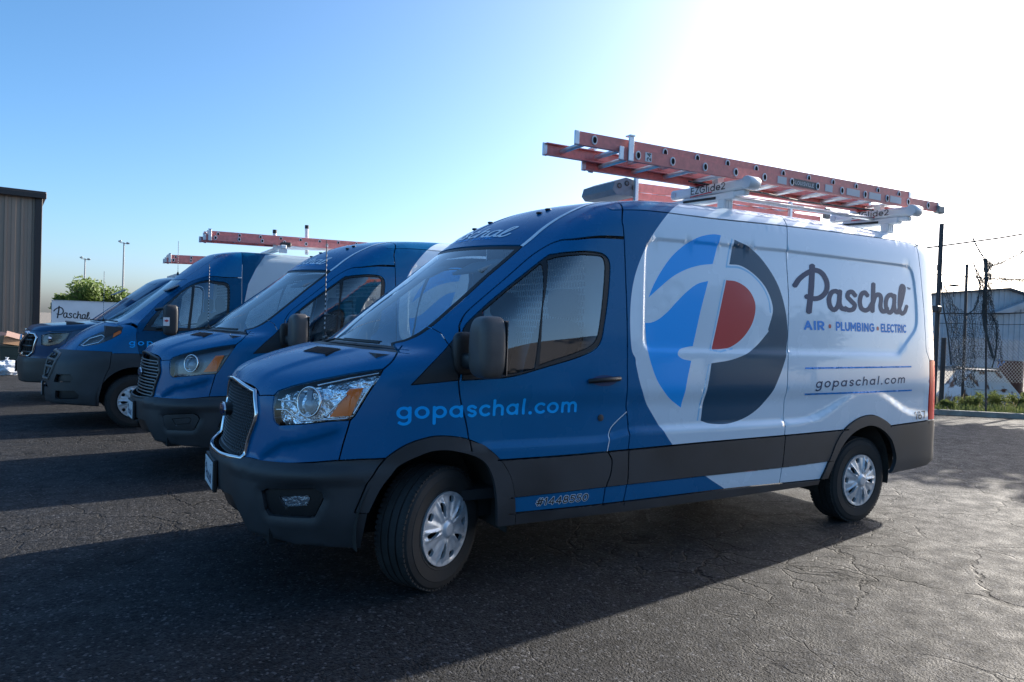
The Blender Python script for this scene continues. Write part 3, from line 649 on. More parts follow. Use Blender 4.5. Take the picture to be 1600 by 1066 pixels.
    # name: seed, materials (None = painted), offset, centre, inner
    spec = [('hood', (.6, .5), None, 0, True, M_DARKIN), ('windshield', (-.1, .3), [G_WIND], -.004, True, None), ('cowl', (.42, .03), [M_BLACK], -.006, True, None),
            ('roof', (-2.5, .2), None, 0, True, M_TRIM), ('roof_rail', (-.30, .77), None, 0, False, M_TRIM), ('fender', (.1, 1.5), None, 0, False, M_DARKIN),
            ('sail_panel', (.05, 1.25), [M_BLACK], .002, False, None), ('front_door', (-.6, 1.55), None, 0, False, M_DARKIN), ('window_frame', (-.17, 1.2), [M_BLACK], -.003, False, None),
            ('quarter_glass', (-.4, 1.1), [G_SIDE], -.008, False, None), ('door_glass', (-.9, .95), [G_SIDE], -.008, False, None),
            ('door_cladding', (-.8, 1.85), [M_PLAST], .008, False, None), ('door_lower', (-.8, 1.98), None, 0, False, None), ('pillar_cladding', (-1.18, 1.85), [M_PLAST], .008, False, None),
            ('pillar_lower', (-1.16, 1.98), None, 0, False, None), ('pillar_panel', (-1.2, 1.66), None, 0, False, None), ('side_panel', (-2, 1.3), None, 0, False, M_DARKIN), ('side_top', (-2, .52), None, 0, False, None),
            ('side_cladding', (-2, 1.85), [M_PLAST], .008, False, None), ('side_lower', (-1.6, 1.97), None, 0, False, None), ('quarter_panel', (-3.8, 1.2), None, 0, False, M_DARKIN), ('quarter_top', (-3.5, .52), None, 0, False, None),
            ('quarter_cladding', (-3.0, 1.8), [M_PLAST], .008, False, None), ('quarter_lower', (-2.9, 1.97), None, 0, False, None), ('rear_cladding', (-4.4, 1.85), [M_PLAST], .008, False, None),
            ('rocker', (-2, 2.04), [M_PLAST], .012, False, None), ('front_arch_flare', (.015, 1.635), [M_PLAST], .014, False, None), ('rear_arch_flare', (-3.75, 1.632), [M_PLAST], .014, False, None),
            ('rear_corner', (-4.61, .9), None, 0, False, None), ('tail_light', (-4.64, 1.4), [M_TAIL], .004, False, None)]
    for nm, seed, ms, off, cen, inn in spec:
        k = find_comp(V, T, lab, seed)
        if k < 0: print('NO COMPONENT', nm); continue
        sel = lab == k; tri = T[sel]
        if ms is None:
            u = sorted(set(pt[sel])); mi = np.array([u.index(q) for q in pt[sel]]); mm = [PM[q] for q in u]
        elif nm == 'windshield': mi = (pt[sel] == 6).astype(int); mm = [G_WIND, M_BLACK]
        else: mi = np.zeros(len(tri), int); mm = ms
        rim = .03 if 'flare' in nm else (.004 if 'glass' in nm or nm == 'windshield' else .012)
        parts[nm] = [panel_mesh(nm, P3, N3, tri, mi, mm, off, rim, False, cen, inn)]
        if not cen:
            mm2, mi2 = mm, mi
            parts[nm].append(panel_mesh(nm, P3, N3, tri, mi2, mm2, off, rim, True, False, inn))
        elif nm == 'windshield': pass
    # ---------------- nose chart
    b = {k: np.array(v) for k, v in TB.items()}
    noseB = f.toB(f.A(nose))
    gtop = noseB[:16]; gr = b['grille']
    hl = np.vstack([seg(b['headlight'][:3], .02), seg(b['headlight'][2:6], .03)[1:], resample(b['headlight'][5:12], .03)[1:], seg(b['headlight'][12:], .02)])
    grl = np.vstack([[(-.02, 1.118), (.20, 1.108)], gr[:1]]); grs = gr; grb = np.array([tuple(gr[-1]), (.22, .700), (-.02, .697)])
    bt = np.vstack([b['bumper_top'][:-1], b['bumper_top'][-1:], [(1.04, .7585)]])
    fog = b['fog']; intk = np.array([(-.02, .500), (.144, .502), (.37, .500), (.437, .40), (.455, .352), (.2, .345), (-.02, .343)])
    seams = [(resample(noseB, .03), .003), (seg(grl, .03), .003), (seg(grs, .03), .003), (seg(grb, .03), .003), (hl, .003), (seg(bt, .03), .003), (resample(fog, .03), .003),
             (resample(b['fog_lamp'], .03), .002), (resample(intk, .03), .003)]
    gaps = []
    for P, w in seams: gaps += strip_quads(P, w)
    gaps.append([(-.1, .2), (1.5, .2), (1.5, .282), (1.126, .287), (.975, .297), (.789, .305), (.476, .325), (.462, .3525), (-.1, .3525)])
    cre = np.array([(.50, .70), (.552, .746), (.693, .838), (.834, .868), (.961, .912), (1.02, .935)])
    V, T, pt, lab = cut([(0, .2), (1.45, .2), (1.45, 1.28), (0, 1.28)], .022, gaps, (), [resample(cre, .02) - [0, q] for q in (0, .012, .024, .036)])
    P3 = f.B(V); N3 = f.grad(P3)
    def off_field(V):  # bumper relief: shelf line, bulge round the lamp, sculpted fascia crease
        th, z = V.T; d = sd_poly(th, z, fog)
        o = -.014 * sstep(.035, 0, d) * (d > 0)
        o = o + .010 * sstep(.628, .640, z) * sstep(.74, .70, z) * sstep(.30, .40, th)
        o = o + .012 * sstep(.66, .60, z) * sstep(.42, .60, z) * 0
        cz = .746 + (th - .55) * .33
        return o
    of_ = off_field(V)
    for nm, seed, ms, off, cen, inn in [('headlight_lens', (.9, 1.08), [G_LENS], 0, False, None), ('fascia', (.8, .85), [M_BLUE], 0, False, M_DARKIN), ('front_bumper', (.55, .65), [M_PLAST], .004, True, M_UNDER),
                                    ('fog_recess', (.69, .53), [M_BLACK], -.028, False, None), ('fog_lamp', (.8, .535), [G_LENS], -.015, False, None), ('lower_intake', (.2, .42), [M_BLACK], -.05, True, None), ('grille_back', (.2, .9), [M_UNDER], -.07, True, None)]:
        k = find_comp(V, T, lab, seed)
        if k < 0: print('NO COMPONENT', nm); continue
        tri = T[lab == k]; mi = np.zeros(len(tri), int)
        zc_ = np.interp(V[:, 0], [.50, .552, .693, .834, .961, 1.05], [.70, .746, .838, .868, .912, .95])
        o = of_ + off if nm == 'front_bumper' else (-.020 * sstep(.0, .035, zc_ - V[:, 1]) * sstep(.50, .58, V[:, 0]) * sstep(1.03, .97, V[:, 0]) if nm == 'fascia' else np.full(len(V), off))
        rim = .06 if nm == 'front_bumper' else .012
        parts[nm] = [panel_mesh(nm, P3, N3, tri, mi, ms, 0, rim, False, cen, inn, o)]
        if not cen: parts[nm].append(panel_mesh(nm, P3, N3, tri, mi, ms, 0, rim, True, False, inn, o))
        if nm == 'headlight_lens':
            for s_ in (False, True): parts.setdefault('headlight_bowl', []).append(panel_mesh('reflector_bowl', P3, N3, tri, mi, [M_LAMP], -.055, .0, s_))
            for s_ in (False, True): parts.setdefault('headlight_bowl_dark', []).append(panel_mesh('reflector_bowl', P3, N3, tri, mi, [mat('smoked_bowl', (.07, .09, .12), .22, 0, .5)], -.055, .0, s_))
        if nm in ('fog_lamp', 'fog_recess'):
            for s_ in (False, True): parts.setdefault('fog_blank', []).append(panel_mesh('fog_blank', P3, N3, tri, mi, [M_PLAST], -.006, .0, s_))
        if nm == 'fog_lamp':
            for s_ in (False, True): parts.setdefault('fog_bowl', []).append(panel_mesh('fog_reflector', P3, N3, tri, mi, [mat('fog_reflector', (.35, .40, .46), .18, .8, bump=(60, .6, .01))], -.032, 0, s_))
    # amber marker behind the lens
    V, T, ids = cdt([list(b['signal'][:-1])], np.zeros((0, 2))); T = np.array(T); P3 = f.B(V); N3 = f.grad(P3)
    parts['marker'] = [panel_mesh('side_marker', P3, N3, T, np.zeros(len(T), int), [M_AMBER], -.022, .02, s_) for s_ in (False, True)]
    # rear face
    V, T, pt, lab = cut([(math.pi - 1.10, .45), (math.pi, .45), (math.pi, 2.40), (math.pi - 1.10, 2.40)], (.03, .05), strip_quads([(math.pi - .02, .3), (math.pi - .02, 2.5)], .004))
    P3 = f.B(V, -4.25); N3 = f.grad(P3); k = find_comp(V, T, lab, (math.pi - .5, 1.2)); tri = T[lab == k]
    for s_ in (False, True): parts.setdefault('rear_door', []).append(panel_mesh('rear_door', P3, N3, tri, np.zeros(len(tri), int), [M_WHITE], 0, .012, s_, False, M_DARKIN))
    return parts
TP = build_transit_panels()

# ------------------------------------------------------------------ shared van parts
def make_wheel_meshes():
    rt = .356; w = .118
    prof = [(.205, -.10), (.215, -.112), (.27, -.122), (.325, -.114), (.346, -.098), (.352, -.085)]
    for g0 in (-.052, 0, .052):
        prof += [(.3555, g0 - .020), (.3565, g0 - .006), (.3475, g0 - .005), (.3475, g0 + .005), (.3565, g0 + .006), (.3555, g0 + .020)]
    prof += [(.352, .085), (.346, .098), (.335, .108), (.333, .111), (.325, .114), (.30, .120), (.298, .1225), (.27, .122), (.235, .118), (.233, .1205), (.215, .112), (.205, .10)]
    t = MB().lathe(prof, 72, 'y')
    # shoulder tread blocks: short radial cuts standing proud
    for k in range(72):
        a = 2 * math.pi * (k + .5) / 72; c, s_ = math.cos(a), math.sin(a)
        for sy in (-1, 1):
            M = Matrix(((c, 0, -s_), (0, 1, 0), (s_, 0, c)))
            t.box((.3485 * c, sy * .088, .3485 * s_), (.012, .026, .0215), M)
    tyre = t.mesh('tyre', M_TYRE, True, 30)
    rim = MB().lathe([(.205, .095), (.20, .07), (.19, .03), (.185, -.09), (.205, -.10)], 40, 'y').lathe([(.0, .045), (.19, .04)], 24, 'y').mesh('wheel', mat('steel_wheel', (.055, .055, .06), .5, .4), True)
    # hubcap: pierced dished disc
    def hole(ang, prof_):
        L = [(r_ * math.cos(ang) - w_ * math.sin(ang), r_ * math.sin(ang) + w_ * math.cos(ang)) for r_, w_ in prof_]
        Rr = [(r_ * math.cos(ang) + w_ * math.sin(ang), r_ * math.sin(ang) - w_ * math.cos(ang)) for r_, w_ in prof_]
        return L + Rr[::-1]
    holes = []
    for k in range(5):
        a = 2 * math.pi * k / 5 + .3
        holes.append(hole(a, [(.082, .004), (.106, .012), (.135, .020), (.158, .018), (.171, .007)]))
        holes.append(hole(a + math.pi / 5, [(.150, .012), (.160, .021), (.180, .023), (.190, .013)]))
    circ = [(.212 * math.cos(t_), .212 * math.sin(t_)) for t_ in np.linspace(0, 2 * math.pi, 72, endpoint=False)]
    G = [(r_ * math.cos(t_ + r_ * 3), r_ * math.sin(t_ + r_ * 3)) for r_ in np.arange(.012, .208, .009) for t_ in np.linspace(0, 2 * math.pi, max(8, int(r_ * 2 * math.pi / .009)), endpoint=False)]
    V, T, ids = cdt([circ] + holes, G)
    T = np.array([t_ for t_, i in zip(T, ids) if list(i) == [0]])
    r_ = np.hypot(V[:, 0], V[:, 1]); th = np.arctan2(V[:, 1], V[:, 0]) - .3
    ph = np.abs(((th + math.pi / 5) % (2 * math.pi / 5)) - math.pi / 5)      # distance from the long hole's axis
    h = .118 + .020 * (1 - (r_ / .212) ** 2) + .014 * sstep(.052, .040, r_) + .006 * sstep(.196, .204, r_)
    rib = np.exp(-(((ph * r_) - (.012 + .10 * np.clip(r_ - .07, 0, 1))) / .007) ** 2) * sstep(.05, .075, r_) * sstep(.2, .185, r_)
    h = h + .010 * rib - .006 * sstep(.42, .60, ph) * sstep(.06, .09, r_) * sstep(.20, .18, r_)
    P3 = np.stack([V[:, 0], h, V[:, 1]], -1); N3 = np.tile([0., 1., 0.], (len(V), 1))
    cap = panel_mesh('hubcap', P3, N3, T, np.zeros(len(T), int), [M_SILVER], 0, .02)
    disc = MB().lathe([(.0, .06), (.2, .06)], 32, 'y').mesh('wheel', M_UNDER)
    return rim, tyre, cap
WH = make_wheel_meshes()
def add_wheel(root, x, y, z=.350, steer=0., side=1, steel=False):
    o = link('wheel', WH[0], root, (x, y - .018 * (1 if y > 0 else -1), z - .008)); o.scale = (.975,) * 3; o.rotation_euler = (0, 0, steer + (0 if side > 0 else math.pi))
    link('tyre', WH[1], o); c = link('hubcap', WH[2], o); c.rotation_euler = (0, R(20 + 31 * x), 0)
    return o
def superbox(c, h, e=4., n=20, squash=None):
    """rounded casing; returns verts, faces"""
    vs = []; fs = []; m = n * 2
    for i in range(n + 1):
        v = -math.pi / 2 + math.pi * i / n
        for j in range(m):
            u = 2 * math.pi * j / m
            def pw(q, k): return math.copysign(abs(q) ** (2 / k), q)
            p = [pw(math.cos(v), e) * pw(math.cos(u), e) * h[0], pw(math.cos(v), e) * pw(math.sin(u), e) * h[1], pw(math.sin(v), e) * h[2]]
            if squash: p = squash(p)
            vs.append((p[0] + c[0], p[1] + c[1], p[2] + c[2]))
    for i in range(n):
        for j in range(m): fs.append((i * m + j, i * m + (j + 1) % m, (i + 1) * m + (j + 1) % m, (i + 1) * m + j))
    return vs, fs
def mirror_meshes():
    out = []
    for s in (1, -1):
        def sq(p):
            x, y, z = p
            if x < 0: x *= .45                                    # flat glass side faces back
            k = 1 - .10 * max(0, z) / .17; return (x - .03 * (y / .11) * s * 0, y * k * s, z)
        vs, fs = superbox((-.175, 1.160 * s, 1.372), (.105, .104, .168), 4.2, 18, sq)
        cas = MB().add(vs, fs)
        cas.mesh
        arm = MB()
        vs2, fs2 = superbox((-.125, 1.03 * s, 1.29), (.05, .085, .045), 4, 10); arm.add(vs2, fs2)
        vs2, fs2 = superbox((-.115, .965 * s, 1.33), (.075, .035, .12), 4, 10); arm.add(vs2, fs2)
        gl = MB().box((-.2195, 1.165 * s, 1.372), (.004, .19, .29), None, .0)
        bl = MB().box((-.10, 1.165 * s, 1.268), (.11, .21, .004))
        cas2 = MB()
        out.append((cas.mesh('mirror', mat('mirror_shell', (.085, .077, .073), .42, noise=(12, .1)), True, 60), arm.mesh('mirror_arm', M_BLACK, True, 60), gl.mesh('mirror_glass', M_CHROME)))
    return out
MIR = mirror_meshes()
def bpt(f, th, z, off=0.):
    p = f.B(np.array([(th, z)])); return Vector((p + f.grad(p) * off)[0])
def spt(f, x, z, off=0.):
    p = f.S(np.array([(x, z)])); return Vector((p + f.grad(p) * off)[0])
def vpt(f, x, y, off=0.):
    p = f.V(np.array([(x, abs(y))])); q = p + f.grad(p) * off; return Vector((q[0][0], math.copysign(q[0][1], y) if y else 0., q[0][2]))
def ring_path(pts, r, n=8): return MB().tube(list(pts) + [pts[0], pts[1]], r, n, False)
def mirror_y(mb):
    q = MB(); q.v = [(x, -y, z) for x, y, z in mb.v]; q.f = [t[::-1] for t in mb.f]; q.m = list(mb.m); return q
def headlight_guts(f):
    """chrome ring, projector, bracket strips; (+y side), returned as MBs"""
    c = bpt(f, .835, 1.055, -.035); n = Vector(f.grad(f.B(np.array([(.835, 1.055)])))[0]); n = (n + Vector((.35, -.1, 0))).normalized()
    up = Vector((0, 0, 1)); sx = up.cross(n).normalized(); up = n.cross(sx)
    ring = MB()
    P = [c + n * .018 + (sx * math.cos(t) + up * math.sin(t)) * .078 for t in np.linspace(0, 2 * math.pi, 40, endpoint=False)]
    ring.add(*_tubeclosed(P, .006))
    # deep parabolic bowl
    prof = [(.076, .016), (.066, -.012), (.045, -.030), (.0, -.035)]
    def place(mb_, o): 
        q = MB(); q.v = [tuple(o + sx * v[0] + up * v[2] + n * v[1]) for v in mb_.v]; q.f = mb_.f; q.m = mb_.m; return q
    bowl = place(MB().lathe(prof, 36, 'y'), c)
    lens = place(MB().lathe([(.040, .0), (.036, .014), (.022, .024), (0, .027)], 28, 'y'), c - up * .018)
    shade = MB().box(tuple(c + n * .016 + up * .025), (.010, .038, .075), Matrix((n, sx, up)).transposed(), .002)
    strips = MB()
    for pts in ([(.62, 1.0), (.70, 1.005), (.735, .985), (.79, .955)], [(.635, 1.055), (.745, 1.052)], [(.79, .952), (.90, .962), (1.04, .975)], [(.93, .985), (.985, 1.05), (1.03, 1.10)], [(.86, 1.15), (1.03, 1.192), (1.19, 1.222)], [(1.07, 1.0), (1.125, 1.10), (1.18, 1.19)]):
        strips.tube([bpt(f, a, z, -.018) for a, z in resample(np.array(pts), .03)], .0055, 6)
    return ring, bowl, lens, shade, strips
def _tubeclosed(P, r, n=8):
    m = len(P); vs = []; fs = []
    ctr = sum(P, Vector()) / m
    for i in range(m):
        t = (P[(i + 1) % m] - P[i - 1]).normalized(); x = (P[i] - ctr); x = (x - t * x.dot(t)).normalized(); y = t.cross(x)
        for k in range(n):
            a = 2 * math.pi * k / n; vs.append(P[i] + (x * math.cos(a) + y * math.sin(a)) * r)
    for i in range(m):
        for k in range(n): fs.append((i * n + k, i * n + (k + 1) % n, ((i + 1) % m) * n + (k + 1) % n, ((i + 1) % m) * n + k))
    return vs, fs
HG = headlight_guts(TF)
def grille_loop(n=.02):
    gr = np.array(TB['grille'])
    half = np.vstack([seg(np.vstack([[(0, 1.118), (.20, 1.108)], gr[:1]]), n), seg(gr, n)[1:], seg(np.array([tuple(gr[-1]), (.22, .700), (0, .697)]), n)[1:]])
    return half
def grille_new(root):
    """mesh grille: chrome surround, dark cells, oval badge"""
    half = grille_loop(); P = TF.B(half); N = TF.grad(P); Q = P + N * .006; full = np.vstack([Q, (Q * [1, -1, 1])[::-1][1:-1]])
    fr = MB().add(*_tubeclosed([Vector(q) for q in full], .013, 10)); g = fr.build('grille', M_CHROME, root, True, 80)
    poly = np.vstack([half, (half * [-1, 1])[::-1][1:-1]]); mb = MB()
    cells = []
    for r_, z in enumerate(np.arange(.71, 1.12, .0172)):
        for th in np.arange(-.52, .53, .0345): cells.append((th + (.01725 if r_ % 2 else 0), z))
    cells = np.array(cells); ok = sd_poly(cells[:, 0], cells[:, 1], poly) < -.020; cells = cells[ok]
    hexo = np.array([(-.0172, 0), (-.009, .0086), (.009, .0086), (.0172, 0), (.009, -.0086), (-.009, -.0086)]); hexi = hexo * [.80, .62]
    q1 = (cells[:, None] + hexo[None]).reshape(-1, 2); q2 = (cells[:, None] + hexi[None]).reshape(-1, 2)
    def up3(q, o):
        s_ = np.sign(q[:, 0]); p = TF.B(np.abs(q) * [1, 1]); p = p + TF.grad(p) * o; p[:, 1] *= np.where(s_ < 0, -1, 1); return p
    A_, B_, C_ = up3(q1, -.020), up3(q2, -.014), up3(q2, -.034); n_ = len(cells)
    vs = np.vstack([A_, B_, C_]); fs = []
    for c in range(n_):
        for k in range(6):
            a, b = c * 6 + k, c * 6 + (k + 1) % 6; o = n_ * 6
            fs.append((a, b, o + b, o + a)); fs.append((o + a, o + b, 2 * o + b, 2 * o + a))
    o = MB().add(vs, fs).build('grille_mesh', mat('grille_cell', (.13, .13, .135), .28), g); o['kind'] = 'stuff'
    badge(g, TF, .938, .032)
def badge(g, f, z, lift):
    p = bpt(f, 0., z); mb = MB()
    def ell(rx_, rz_, x0, x1, n=28):
        q = MB(); q.prism([(rx_ * math.cos(a), rz_ * math.sin(a)) for a in np.linspace(0, 2 * math.pi, n, endpoint=False)], lambda u, v, w: (p.x + x0 + w, u, p.z + v), x1 - x0); return q
    ell(.078, .038, -.03, lift - .012).build('badge_housing', M_BLACK, g, True)
    ell(.083, .042, lift - .012, lift - .002).build('badge_ring', M_CHROME, g, True)
    b = ell(.073, .033, lift - .003, lift + .002).build('badge', mat('badge_blue', (.01, .03, .14), .15, 0, .8), g, True)
    st = []
    for i, (w_) in enumerate((-.045, -.022, .0, .022, .043)): st.append((smooth_poly([(w_ - .01, -.012), (w_, .016 - .004 * (i % 2)), (w_ + .004, -.010), (w_ + .012, -.004)], 4), .0045))
    me = print_mesh('badge_script', stroke_faces(st, lambda q: q), None, None, M_CHROME, flat=lambda u, v: (p.x + lift + .0035, -u * -1, p.z + v)); link('badge_script', me, g)
def grille_bars(root):
    """older grille: stacked bars in a dark surround"""
    half = grille_loop(); P = TF.B(half); N = TF.grad(P); Q = P + N * .004; full = np.vstack([Q, (Q * [1, -1, 1])[::-1][1:-1]])
    g = MB().add(*_tubeclosed([Vector(q) for q in full], .012, 8)).build('grille', mat('grille_surround', (.028, .028, .03), .4), root, True, 80)
    poly = np.vstack([half, (half * [-1, 1])[::-1][1:-1]]); m = mat('grille_bar', (.22, .21, .20), .35, .6)
    for z in np.arange(.745, 1.09, .058):
        th = np.linspace(0, .55, 60); ins = sd_poly(th, np.full(60, z), poly) < -.022; tm = th[ins].max()
        for dz in (-.012, .016):
            pts = [bpt(TF, t, z + dz, -.004) for t in np.linspace(0, tm - .01, 12)]
            path = [Vector((q.x, -q.y, q.z)) for q in pts[::-1]] + pts[1:]
            MB().tube(path, .0075, 6).build('grille_bar', m, g, True)
        for s in (1, -1):
            a = bpt(TF, tm - .01, z - .012, -.004); b = bpt(TF, tm - .01, z + .016, -.004); a.y *= s; b.y *= s
            MB().tube([a, b], .0075, 6).build('grille_bar', m, g, True)
    badge(g, TF, .928, .022)
def plate(root, f, dx=0., z=.572, y=.02):
    x = bpt(f, 0., z).x + .022 + dx
    br = MB().box((x - .012, y, z), (.022, .34, .185), None, .004).build('plate_bracket', M_BLACK, root)
    p = MB().box((x + .002, y, z), (.004, .305, .155), None, .001).build('number_plate', M_PLATE, br)
    st = [([(u, v) for u, v in smooth_poly(P_, 3)], w) for P_, w in SCRIPT]
    me = print_mesh('plate_print', stroke_faces(st, lambda q: np.stack([(q[:, 0] - 572) * .00030, (600 - q[:, 1]) * .00030], -1)), None, None, M_INKB, flat=lambda u, v: (x + .006, y + u, z + v)); link('plate_print', me, p)
    for sy in (-.11, .11): MB().lathe([(.006, .0), (.006, .004), (0, .005)], 10, 'x', (x + .004, y + sy, z + .06)).build('plate_bolt', M_ALU, p)
def side_text(name, txt, x0, x1, z0, z1, xh, m, root, f, weight=.24, track=.12, slant=0., off=.0015):
    """x0->x1 text run (towards the rear), z0/z1 baseline ends, xh = height of a small letter"""
    st, wd = text_strokes(txt, track, weight); k = (x1 - x0) / wd; ku = abs(k)
    def fn(q): 
        u = q[:, 0] + slant * q[:, 1]; return np.stack([x0 + k * u, z0 + (z1 - z0) * u / wd + xh * q[:, 1]], -1)
    fc = stroke_faces(st, lambda q: q)
    me = print_mesh(name, [fn(np.asarray(q)) for q in fc], f.S, f, m, off); return link(name, me, root)
def script_print(name, fn2, chart, f, m, root, fat=1., off=.0015, step=.03, flat=None):
    st = [(smooth_poly(P_, 4), w * fat) for P_, w in SCRIPT]
    me = print_mesh(name, [fn2(q) for q in stroke_faces(st, lambda q: q)], chart, f, m, off, step, flat); return link(name, me, root)
def interior(root, f, bulk_x=-1.20, sy=1):
    """cab seen through the glass"""
    d = MB()
    sec = [(.36, 1.20), (.34, 1.315), (.10, 1.30), (-.06, 1.24), (-.14, 1.12), (-.12, .80), (.3, .75)]
    d.prism(sec, lambda u, v, w: (u, -.80 + w, v), 1.60); d.build('dashboard', M_TRIM, root)
    w = MB(); c = Vector((-.33, .42, 1.235)); ax = Vector((-.80, 0, .60)).normalized(); e1 = Vector((0, 1, 0)); e2 = ax.cross(e1)
    P_ = [c + (e1 * math.cos(t) + e2 * math.sin(t)) * .19 for t in np.linspace(0, 2 * math.pi, 36, endpoint=False)]
    w.add(*_tubeclosed(P_, .014)); w.tube([c - e1 * .18, c, c + e1 * .18], .016, 6); w.tube([c, c - ax * .25], .03, 8); w.build('steering_wheel', M_BLACK, root, True)
    for s in (1, -1):
        st = MB(); y = .43 * s
        vs, fs = superbox((-.80, y, .84), (.27, .25, .09), 4, 12); st.add(vs, fs)
        vs, fs = superbox((0, 0, 0), (.085, .24, .34), 4, 14); M = Matrix.Rotation(R(-14), 3, 'Y'); st.add([tuple(M @ Vector(v) + Vector((-1.02, y, 1.22))) for v in vs], fs)
        vs, fs = superbox((-1.115, y, 1.66), (.055, .14, .10), 4, 12); st.add(vs, fs)
        st.tube([(-1.10, y - .05, 1.5), (-1.11, y - .05, 1.62)], .008, 6); st.tube([(-1.10, y + .05, 1.5), (-1.11, y + .05, 1.62)], .008, 6)
        st.build('seat', M_SEAT, root, True, 50)
        vz = MB().box((-.46, .40 * s, 1.865), (.18, .42, .02), Matrix.Rotation(R(28), 3, 'Y'), .006).build('sun_visor', mat('visor', (.30, .31, .32), .8), root)
    MB().box((-.6, 0, .50), (1.6, 1.7, .06)).build('cab_floor', M_DARKIN, root)
    b = MB().prism([(-.86, .5), (.86, .5), (.90, 1.3), (.84, 1.9), (.74, 2.25), (-.74, 2.25), (-.84, 1.9), (-.90, 1.3)], lambda u, v, w_: (bulk_x + w_, u, v), .012).build('bulkhead', mat('bulkhead_grey', (.62, .64, .66), .5), root)
    sl = MB()
    for i, z in enumerate(np.arange(1.38, 2.12, .046)):
        for y in np.arange(-.56, .57, .034): sl.box((bulk_x + .0135, y + (.017 if i % 2 else 0), z), (.002, .012, .032))
    o = sl.build('perforation', M_UNDER, b); o['kind'] = 'stuff'
def wheel_well(root, x, z=.36, r=.45):
    for s in (1, -1):
        mb = MB(); a = np.linspace(R(-12), R(192), 26)
        vs = [(x + r * math.cos(t), y, z + r * math.sin(t)) for t in a for y in (.50 * s, .955 * s)]
        mb.add(vs, [(2 * i, 2 * i + 1, 2 * i + 3, 2 * i + 2) for i in range(25)])
        mb.add([(x, .5 * s, z)] + [(x + r * math.cos(t), .5 * s, z + r * math.sin(t)) for t in a], [(0, i + 1, i + 2) for i in range(25)])
        mb.build('wheel_well', mat('dusty_liner', (.035, .032, .028), .95, noise=(8, .4)), root, True, 50)
def whip(root, x, y, z0, h, name='antenna'):
    a = MB().lathe([(.016, 0), (.014, .03), (.006, .05)], 12, 'z', (x, y, z0)).tube([(x, y, z0 + .04), (x + .004, y, z0 + h)], .0028, 6).build(name, M_BLACK, root, True)
    b = MB()
    for k in range(int(h / .034) - 2): b.tube([(x, y, z0 + .075 + k * .034), (x, y, z0 + .090 + k * .034)], .0038, 6)
    b.build('antenna_spiral', mat('spiral_white', (.6, .62, .64), .5), a)
SLOT = {'fog_recess': 'front_bumper', 'lower_intake': 'front_bumper', 'sail_panel': 'fender', 'grille_back': None}
